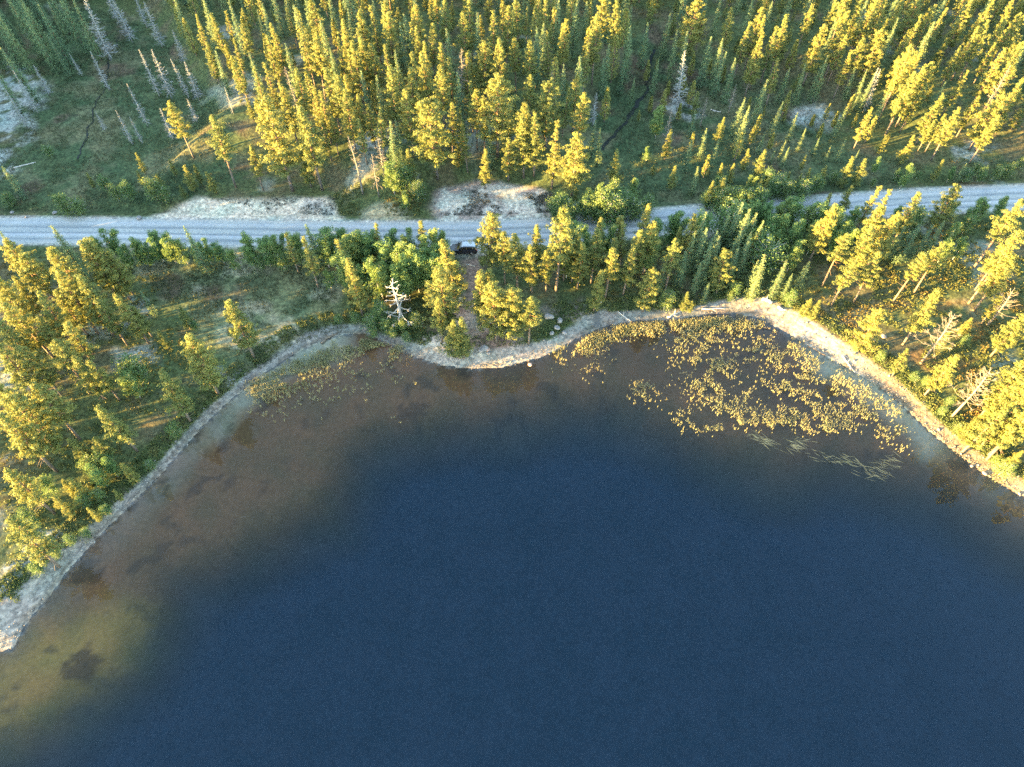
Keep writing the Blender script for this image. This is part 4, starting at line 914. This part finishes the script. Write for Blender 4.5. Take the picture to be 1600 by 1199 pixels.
put('reeds', b.mesh('reeds', M['reed']), label='yellowing reeds standing in the shallow bay', cat='reeds', kind='stuff')
# sedge along the western bay and the head of the eastern one
sp = []
for a_, b_, m, w_ in (((395,600),(545,530),1300,22),((540,530),(620,545),800,12),((880,548),(950,522),420,12),((950,515),(1190,495),1500,9),((560,560),(640,600),50,30),((430,600),(560,580),120,26),((1200,515),(1430,660),420,10)):
    f = rng.uniform(0, 1, m)
    sp.append(np.stack([a_[0] + (b_[0] - a_[0]) * f + rng.normal(0, 8, m), a_[1] + (b_[1] - a_[1]) * f + np.abs(rng.normal(0, w_, m)) - 4], 1))
sp = np.concatenate(sp); sx_, sy_ = ray(sp[:, 0], sp[:, 1], 0.2)
dl = sdf(sx_, sy_, LAKE); keep = (dl < 1.4) & (vnoise(sx_, sy_, 2.4, 109, 3) > 0.40)
sx_, sy_ = sx_[keep], sy_[keep]
b = MB(); tufts(b, sx_, sy_, np.maximum(ground(sx_, sy_), 0.0), rng, 5, (0.3, 0.75), (0.04, 0.1), 0.6, 0.13)
put('sedge', b.mesh('sedge', M['sedge']), label='pale sedge tufts at the water edge', cat='sedge', kind='stuff')
fx, fy, fl = [], [], []
for cx, cy_, wx_, wy_, m in ((1195,690,12,9,30),(1245,695,26,10,40),(1330,722,26,8,26),(1370,735,32,14,40),(1395,720,16,8,14),(1290,715,40,14,16),(1180,680,10,8,12)):
    a = rng.normal(0, 0.55, (m, 2)); fx.append(cx + a[:, 0] * wx_); fy.append(cy_ + a[:, 1] * wy_)
fx, fy = ray(np.concatenate(fx), np.concatenate(fy)); n = len(fx)
a = rng.normal(-0.5, 0.35, n); D = np.stack([np.cos(a), np.sin(a), np.zeros(n)], 1); Sd = np.stack([-np.sin(a), np.cos(a), np.zeros(n)], 1)
b = MB(); b.cards(np.stack([fx, fy, np.full(n, 0.012) + rng.uniform(0, .01, n)], 1), D, Sd, rng.uniform(0.8, 2.2, n), rng.uniform(0.015, 0.035, n))
put('floating_grass', b.mesh('floating_grass', M['float']), label='thin grass blades lying on the water off the reeds', cat='water grass', kind='stuff')

# pebbles along the shore
n = 5200
idx = rng.integers(0, len(SHORE) - 1, n); f = rng.uniform(0, 1, n)
base = S_[idx] * (1 - f[:, None]) + S_[idx + 1] * f[:, None]
tn = S_[idx + 1] - S_[idx]; seglen = np.hypot(*tn.T); tn = tn / seglen[:, None]; nrm = np.stack([-tn[:, 1], tn[:, 0]], 1)
u0 = proj(base[:, 0], base[:, 1], 0)[0]
bwp = np.interp(u0, [0, 60, 130, 220, 330, 540, 600, 650, 740, 820, 920, 1185, 1240, 1310, 1400, 1600], [6.0, 3.8, 2.1, 1.4, 1.3, 2.0, 1.2, 1.6, 2.7, 2.6, 3.0, 4.0, 4.6, 3.8, 2.4, 2.0])
wgt = np.interp(u0, [0, 100, 350, 560, 640, 860, 900, 1230, 1300, 1600], [1, 1, .8, .2, .9, .9, .25, .3, .8, 1])
keep = (rng.uniform(0, 1, n) < seglen / 5.0 * wgt)
pb = (base + nrm * (rng.beta(1.1, 1.6, n) * (bwp + 1.0) - 0.25)[:, None])[keep]
b = MB()
Vp = np.array([[1, 0, 0], [0, 1, 0], [-1, 0, 0], [0, -1, 0], [0, 0, .7], [0, 0, -.7]]); Fp = np.array([[0, 1, 4], [1, 2, 4], [2, 3, 4], [3, 0, 4], [1, 0, 5], [2, 1, 5], [3, 2, 5], [0, 3, 5]])
zz = ground(pb[:, 0], pb[:, 1])
for (x, y), z in zip(pb, zz):
    s_ = rng.uniform(0.04, 0.11) * (2.4 if rng.random() < 0.05 else 1)
    b.add(Vp * s_ * rng.uniform(.7, 1.2, 3) + rng.normal(0, s_ * .12, (6, 3)) + (x, y, max(z, -.06) + s_ * .25), Fp)
put('pebbles', b.mesh('pebbles', M['pebble']), label='grey and pale pebbles strewn along the shore', cat='pebbles', kind='stuff')

# ------------------------------------------------------------------ single stones
def stone_mesh(seed, mat):
    r = np.random.default_rng(seed)
    import bmesh
    bm = bmesh.new(); bmesh.ops.create_icosphere(bm, subdivisions=2, radius=0.5)
    k = rand_dirs(r, 9); dd = r.uniform(.28, .46, 9)
    for v in bm.verts:
        c = np.array(v.co)
        for q, d_ in zip(k, dd):
            e = c @ q
            if e > d_: c = c - q * (e - d_) * 0.85
        v.co = c * (1, 1, .8)
    me = bpy.data.meshes.new('stone'); bm.to_mesh(me); bm.free(); me.materials.append(mat)
    return me
STONES = [(858,497,1.5,'stone','large pale boulder in grass by the shore, topmost of its cluster'),(875,503,1.2,'stone','pale boulder beside a larger one, nearest to the narrow beach path'),
 (870,514,1.0,'stone','white-topped stone below the pale boulders by the shore'),(862,522,0.8,'stone','small light stone lowest of the boulders beside the beach'),(882,521,0.9,'stone','bluish stone at the grass edge above the narrow beach'),
 (757,546,1.3,'stone','pale rock heap stone by the campsite beside a reddish one'),(762,548,0.8,'redstone','reddish stone among pale rocks at the campsite beach'),(751,549,0.9,'stone','rounded light rock left of the reddish campsite stone'),
 (764,553,0.7,'stone','small light rock below the reddish campsite stone'),(828,571,0.75,'redstone','tan stone standing alone in the water off the campsite beach'),
 (86,334,0.9,'stone','small white stone on the verge behind the road, left of the sandy bank'),(218,342,1.0,'stone','white stone at the road edge by the end of the sandy bank'),(20,333,0.8,'stone','white stone on the verge at the far left of the road'),
 (42,340,0.6,'stone','tiny white stone close to the road near the left picture edge'),(1538,741,0.7,'stone','pale stone in the water under the golden pines of the right shore'),(1518,729,0.5,'stone','small pale stone at the waterline left of a similar one, right shore'),
 (1380,527,0.9,'stone','light boulder in the dark wood behind the round golden pine'),(730,402,0.4,'stone','small pale stone on the track just below the parked car')]
for i, (px, py, s_, mt, lb) in enumerate(STONES):
    x, y, z = at(px, py); z = max(z, -0.1)
    o = put('boulder', stone_mesh(300 + i, M[mt]), None, (x, y, z + s_ * .22), lb, 'boulder', 'stones by shore and road')
    o.scale = (s_ * 1.1, s_ * .9, s_ * .8); o.rotation_euler = (0, 0, i * 1.3)

# ------------------------------------------------------------------ fallen logs
def log(p0, p1, r0, r1, mat, label, stubs=4, seed=1, name='fallen_log', lift=0.0):
    r = np.random.default_rng(seed)
    A, B = np.array(at(*p0)), np.array(at(*p1)); A[2] = max(A[2], -0.12) + r0 * .7; B[2] = max(B[2], -0.12) + r1 * .7 + lift
    t = np.linspace(0, 1, 8)[:, None]; P = A * (1 - t) + B * t
    P[1:-1] += r.normal(0, 0.05, (6, 3)) * np.array([1, 1, .2])
    root = bpy.data.objects.new(name, None); COL.objects.link(root); root.location = A
    b = MB(); b.tube(P - A, np.linspace(r0, r1, 8), 8); put('trunk', smooth(b.mesh('log', mat)), root)
    for k in range(stubs):
        f = r.uniform(.35, .95); q = A * (1 - f) + B * f - A; e = unit(np.array([r.normal(), r.normal(), abs(r.normal()) * .6 + .1]))
        b = MB(); b.tube([q, q + e * r.uniform(.4, 1.0)], [r1 * .7, .012], 5); put('branch_stub', b.mesh('stub', mat), root)
    root['label'] = label; root['category'] = 'log'; root['group'] = 'fallen logs'
log((965,488),(986,503),.10,.09,M['log'],'slim pale log slanting from the gravel into the reeds',3,1)
log((986,503),(1006,520),.12,.06,M['wetlog'],'dark wet log end lying in the shallows past a pale one',2,2)
log((1042,497),(1066,486),.16,.08,M['log'],'short bleached log with stub on the beach above the reeds',4,3)
log((1096,484),(1133,482),.12,.08,M['log'],'thin straight pale log lying along the grassy bay head',2,4)
log((1191,468),(1206,474),.32,.24,M['log'],'thick white log at the tip of the eastern beach',2,5)
log((1215,481),(1222,486),.24,.2,M['log'],'short white stump log below the thick one on the eastern beach',1,6)
log((1316,557),(1336,583),.12,.05,M['log'],'thin driftwood trunk crossing the eastern beach to the water',3,7)
log((1170,505),(1215,521),.10,.06,M['wetlog'],'dark driftwood line along the eastern bay waterline',2,8)
log((926,474),(940,473),.18,.15,M['log'],'white log bridging the small ditch above the beach',0,9)
log((22,263),(56,254),.13,.07,M['log'],'pale fallen trunk alone in the shaded bog',2,10)
log((1110,172),(1126,176),.11,.06,M['log'],'short pale log lying among dead trees in the clearing',2,11)
log((503,538),(512,528),.22,.14,M['wetlog'],'dark sodden log at the western bay edge',2,12)
log((512,528),(527,522),.18,.10,M['wetlog'],'dark driftwood piece above the sodden log, western bay',2,13)
log((1290,556),(1262,541),.10,.05,M['wetlog'],'thin dark driftwood pole at the eastern waterline',1,14)
log((728,413),(742,417),.07,.05,M['log'],'slim pale pole on the ground below the parked car',0,15)
# a wet ditch crossing the beach
P = resample(wpoly([(933,476),(932,488),(934,500),(933,512)], 0.6), 0.4)
put('ditch', ribbon('ditch', P, 0.42, ground(P[:, 0], P[:, 1]) + 0.05, plain_mat('wet_gravel', (0.09, 0.085, 0.08), (0.16, 0.155, 0.14), 5.0, 0.4), 5, 0, 1.0), kind='structure')

# ------------------------------------------------------------------ the white dead pine on the shore: every limb its own part
def bare_pine(foot, top_y, label, seed, nb=24, low=0.2, reach=2.6, thick=1.0, sub=4, el0=-30, wood='snag', short=.35):
    r = np.random.default_rng(seed)
    x, y, z = at(*foot)
    lo, hi = 2.0, 25.0
    for _ in range(30):
        m_ = (lo + hi) / 2
        if proj(x, y, z + m_)[1] > top_y: lo = m_
        else: hi = m_
    h = lo
    root = put('dead_pine', None, None, (x, y, z), label, 'dead tree')
    t = np.linspace(0, 1, 10); P = np.stack([0.25 * np.sin(3 * t) - 0.5 * t, 0.1 * np.cos(4 * t), h * t - .2 * (t == 0)], 1)
    b = MB(); b.tube(P, 0.24 * max(thick, .66) * (1 - t) ** .75 + .035, 8); put('trunk', smooth(b.mesh('snag_trunk', M[wood])), root)
    az = 0.4
    for i in range(nb):
        u = low + (0.98 - low) * i / nb; p = along(P, np.array([u]))[0]; az += 2.5 + r.normal(0, .3)
        L = reach * (1 - .77 * ((u - low) / (1 - low)) ** .8) * r.uniform(short, 1.2); el = math.radians(el0 + 42 * u + r.normal(0, 15))
        d = np.array([math.cos(az) * math.cos(el), math.sin(az) * math.cos(el), math.sin(el)])
        m1 = p + d * L * .5; q = p + d * L + np.array([0, 0, .28 * L])
        b = MB(); b.tube([p, m1, q], np.array([.075, .06, .03]) * thick, 6)
        for k in range(sub):
            f = r.uniform(.35, 1); s0 = m1 * (1 - f) + q * f if f > .5 else p * (1 - f) + m1 * f; e = unit(d + rand_dirs(r, 1)[0])
            b.tube([s0, s0 + e * L * r.uniform(.15, .32)], np.array([.04, .016]) * thick, 4)
        put('branch', b.mesh('snag_branch', M[wood]), root)
M['bleach'] = plain_mat('sun_bleached_wood', (0.28, 0.27, 0.26), (0.46, 0.45, 0.43), 2.5)
bare_pine((628, 507), 439, 'bone-white dead pine with bare crooked limbs near the lake shore', 77, 32, .16, 3.0, .85, 5, -34, 'bleach', .7)
H_ = lambda x, y: (1200 + x / 2.9975, 250 + y / 2.9975)
bare_pine(H_(716, 955), H_(0, 720)[1], 'bleached bare pine with twiggy top, left of the other dead pines on the right shore', 78, 52, .36, 2.7, .42, 12, -10)
bare_pine(H_(1028, 776), H_(0, 612)[1], 'thin bleached dead pine uppermost of the bare ones in the right-hand wood', 79, 40, .4, 2.2, .36, 10, -10)
bare_pine(H_(862, 1205), H_(0, 985)[1], 'thick pale dead pine with dense bare limbs, lowest of those on the right shore', 80, 60, .34, 3.0, .46, 13, -10)
bare_pine((400 + 500 / 2.9975, 908 / 2.9975), 636 / 2.9975, 'whitish dead pine standing in the green gap between the two road banks', 81, 38, .45, 1.5, .34, 8, -20)

# ------------------------------------------------------------------ the parked car
def car():
    x1, y1, _ = at(746, 401)
    L, Wd, H = 4.5, 1.82, 1.68
    cx, cyy = x1 - L / 2, y1 + Wd / 2
    z0 = gz(cx, cyy) + 0.02
    root = put('parked_car', None, None, (cx, cyy, z0), 'dark estate car with silver roof parked beside the road between golden pines', 'car')
    def paint(name, c, rough, metal=0.0):
        m, nt, p = new_mat(name); p.inputs['Base Color'].default_value = (*c, 1); p.inputs['Roughness'].default_value = rough; p.inputs['Metallic'].default_value = metal
        p.inputs['Coat Weight'].default_value = 0.6
        return m
    body, roofm, glass, rub, alloy = paint('dark_paint', (0.012, 0.014, 0.022), 0.3), paint('silver_paint', (0.42, 0.44, 0.47), 0.35, 0.3), paint('tinted_glass', (0.01, 0.012, 0.014), 0.08), paint('tyre_rubber', (0.015, 0.015, 0.015), 0.8), paint('alloy', (0.6, 0.6, 0.6), 0.35, 0.6)
    red, wht = paint('tail_lamp', (0.35, 0.02, 0.02), 0.2), paint('head_lamp', (0.75, 0.75, 0.72), 0.15)
    def loft(profile, xs_, wid, mat, nm, parent=root):
        """profile: for each x the lower and upper height; wid: half width low and high"""
        V, F = [], []
        for i, x in enumerate(xs_):
            zl, zu = profile[i]; wl, wu = wid[i]; zm = (zl + zu) / 2
            V += [(x, -wl * .94, zl), (x, -wl, zl * .6 + zu * .4), (x, -wu, zu - .03), (x, -wu * .86, zu), (x, wu * .86, zu), (x, wu, zu - .03), (x, wl, zl * .6 + zu * .4), (x, wl * .94, zl)]
        n = 8
        for i in range(len(xs_) - 1):
            for j in range(n): F.append((i * n + j, i * n + (j + 1) % n, (i + 1) * n + (j + 1) % n, (i + 1) * n + j))
        b = MB(); b.add(V, [np.array(F), np.arange(n)[None], (len(xs_) - 1) * n + np.arange(n)[None, ::-1]])
        return put(nm, b.mesh(nm, mat), parent)
    # nose to the left (-x)
    loft([(.34,.62),(.24,.80),(.22,.93),(.22,1.0),(.22,1.02),(.22,1.03),(.24,1.02),(.34,.96)], [-2.25,-2.1,-1.5,-.9,0,1.2,2.05,2.25], [(.74,.66),(.86,.78),(.9,.84),(.91,.87),(.91,.88),(.91,.88),(.88,.84),(.82,.76)], body, 'body')
    loft([(1.0,1.03),(1.0,1.36),(1.0,1.56),(1.0,1.6),(1.0,1.58),(1.0,1.46),(1.0,1.06)], [-1.05,-.6,-.2,.5,1.4,1.95,2.16], [(.84,.8),(.83,.72),(.82,.68),(.82,.68),(.82,.68),(.81,.69),(.8,.76)], glass, 'cabin_glass')
    ro = loft([(1.56,1.60),(1.585,1.65),(1.60,1.68),(1.59,1.665),(1.50,1.57)], [-.28,0,.6,1.4,1.95], [(.68,.66),(.71,.69),(.72,.70),(.71,.69),(.68,.66)], roofm, 'roof')
    for s in (-1, 1):
        b = MB(); b.tube([(-.1, s * .62, 1.70), (1.7, s * .62, 1.69)], .022, 5); put('roof_rail', b.mesh('roof_rail', rub), ro)
        for wx_ in (-1.42, 1.32):
            b = MB(); b.tube([(wx_, s * .80, .33), (wx_, s * .925, .33)], .335, 16); w = put('wheel', b.mesh('tyre', rub), root)
            b = MB(); b.tube([(wx_, s * .90, .33), (wx_, s * .94, .33)], .21, 12); put('rim', b.mesh('rim', alloy), w)
        b = MB(); b.box((-.92, s * .99, 1.06), (.14, .2, .14)); put('wing_mirror', b.mesh('wing_mirror', body), root)
        b = MB(); b.box((2.2, s * .66, .86), (.1, .26, .26)); put('tail_light', b.mesh('tail_light', red), root)
        b = MB(); b.box((-2.13, s * .64, .72), (.16, .3, .13)); put('headlight', b.mesh('headlight', wht), root)
        for px_2 in (-.42, .52, 1.38):                                     # window pillars
            b = MB(); b.tube([(px_2, s * .835, 1.02), (px_2 + .06, s * .70, 1.58)], .035, 4); put('pillar', b.mesh('pillar', body), root)
        b = MB(); b.box((.1, s * .915, .88), (.16, .03, .03)); put('door_handle', b.mesh('door_handle', roofm), root)
car()

# ------------------------------------------------------------------ wooden table at the campsite
def table():
    x, y, z = at(715, 474)
    root = put('picnic_table', None, None, (x, y, z), 'light wooden picnic table standing behind a pine trunk at the campsite', 'table')
    wood = plain_mat('planed_wood', (0.42, 0.30, 0.19), (0.58, 0.44, 0.30), 6.0)
    for i in range(5):
        b = MB(); b.box((0, -.36 + i * .18, .74), (1.8, .165, .045)); put('plank', b.mesh('plank', wood), root)
    for s in (-1, 1):
        for i in (0, 1):
            b = MB(); b.box((0, s * (.68 + i * .15), .45), (1.8, .14, .045)); put('plank', b.mesh('plank', wood), root)
        b = MB(); b.tube([(s * .62, -.62, -.05), (s * .62, -.22, .71)], .045, 4); put('leg', b.mesh('leg', wood), root)
        b = MB(); b.tube([(s * .62, .62, -.05), (s * .62, .22, .71)], .045, 4); put('leg', b.mesh('leg', wood), root)
        b = MB(); b.box((s * .62, 0, .40), (.05, 1.62, .09)); put('crossbeam', b.mesh('crossbeam', wood), root)
table()

# ------------------------------------------------------------------ labels that single trees out
MARKS = [('the bone-white shore snag', 623, 470), ('the parked car', 722, 393), ('the campsite table', 715, 468), ('the broad golden pine', 680, 200), ('the sandy road bank', 385, 322), ('the grey heather bank', 770, 315),
 ('the dark woodland creek', 975, 190), ('the thick beach log', 1200, 472), ('the round golden shore pine', 1335, 520), ('the fallen bog trunk', 40, 258), ('the sodden log', 510, 530), ('the ditch on the beach', 933, 492),
 ('the lone golden pine', 290, 195), ('the bog stream', 150, 170), ('the tan stone in water', 828, 571), ('the bleached log', 1054, 492), ('the pale lichen patch', 1270, 182), ('the thin driftwood trunk', 1326, 570), ('the western gravel spit', 60, 940),
 ('the road at the picture edge', 1560, 308), ('the hazel-brown beach end', 1590, 765), ('the top corner woods', 1590, 10), ('the top middle woods', 800, 5), ('the clearing of pale snags', 1105, 172), ('the white roadside stone', 218, 342),
 ('the lichen by the shore', 365, 585), ('the western lichen patch', 210, 555), ('the golden spire pine', 962, 245), ('the tall pine at top', 1090, 20), ('the isolated golden pine', 1348, 195), ('the dark top-left corner', 10, 5), ('the white snag between the banks', 556, 250), ('the leaning snag pair', 240, 50), ('the bright wide pine', 755, 95)]
MARKS = [m for m in MARKS if m[0] != 'the hazel-brown beach end'] + [('the eastern beach end', 1590, 765)]
DIRS = ['right of', 'up-right of', 'above', 'up-left of', 'left of', 'down-left of', 'below', 'down-right of']
ORD = ['nearest', 'second', 'third', 'fourth', 'fifth', 'sixth', 'seventh', 'eighth', 'ninth', 'tenth', 'eleventh', 'twelfth', 'thirteenth', 'fourteenth', 'fifteenth', 'sixteenth', 'seventeenth', 'eighteenth', 'nineteenth', 'twentieth', 'twenty-first', 'twenty-second', 'twenty-third', 'twenty-fourth', 'twenty-fifth', 'twenty-sixth', 'twenty-seventh', 'twenty-eighth', 'twenty-ninth', 'thirtieth']
LOOK = {'p': 'pine', 'n': 'slender pine', 'w': 'broad-crowned pine', 't': 'long-trunked pine', 'y': 'young bushy pine', 's': 'pointed spruce', 'b': 'leafy birch', 'u': 'green willow bush', 'd': 'grey dead conifer', 'D': 'bleached bare tree'}
GROUP = {'pine_tree': 'pines of the lakeside forest', 'young_pine': 'young pines in the clearings', 'spruce_tree': 'spruces of the forest', 'birch_tree': 'birches along the road', 'willow_bush': 'willow bushes', 'dead_tree': 'dead trees of the bog and woods'}
bins = {}
for p in placed:
    if p['o'] is None: continue
    ds = sorted((math.hypot(p['u'] - m[1], p['v'] - m[2]), i) for i, m in enumerate(MARKS))
    d, i = ds[0]
    a = math.atan2(-(p['v'] - MARKS[i][2]), p['u'] - MARKS[i][1])
    bins.setdefault((i, int(round(a / (math.pi / 4))) % 8, LOOK[p['k']]), []).append((d, p))
for (i, s, look), rows in bins.items():
    rows.sort(key=lambda q: q[0])
    for j, (d, p) in enumerate(rows):
        size = 'tall' if p['h'] > 12.4 else ('small' if p['h'] < (4 if p['k'] in 'yub' else 9) else 'mid-sized')
        o = p['o']
        o['label'] = f"{size} {look}, {ORD[min(j, 29)]} such one {DIRS[s]} {MARKS[i][0]}"
        o['category'] = CATS[p['name']]; o['group'] = GROUP[p['name']]
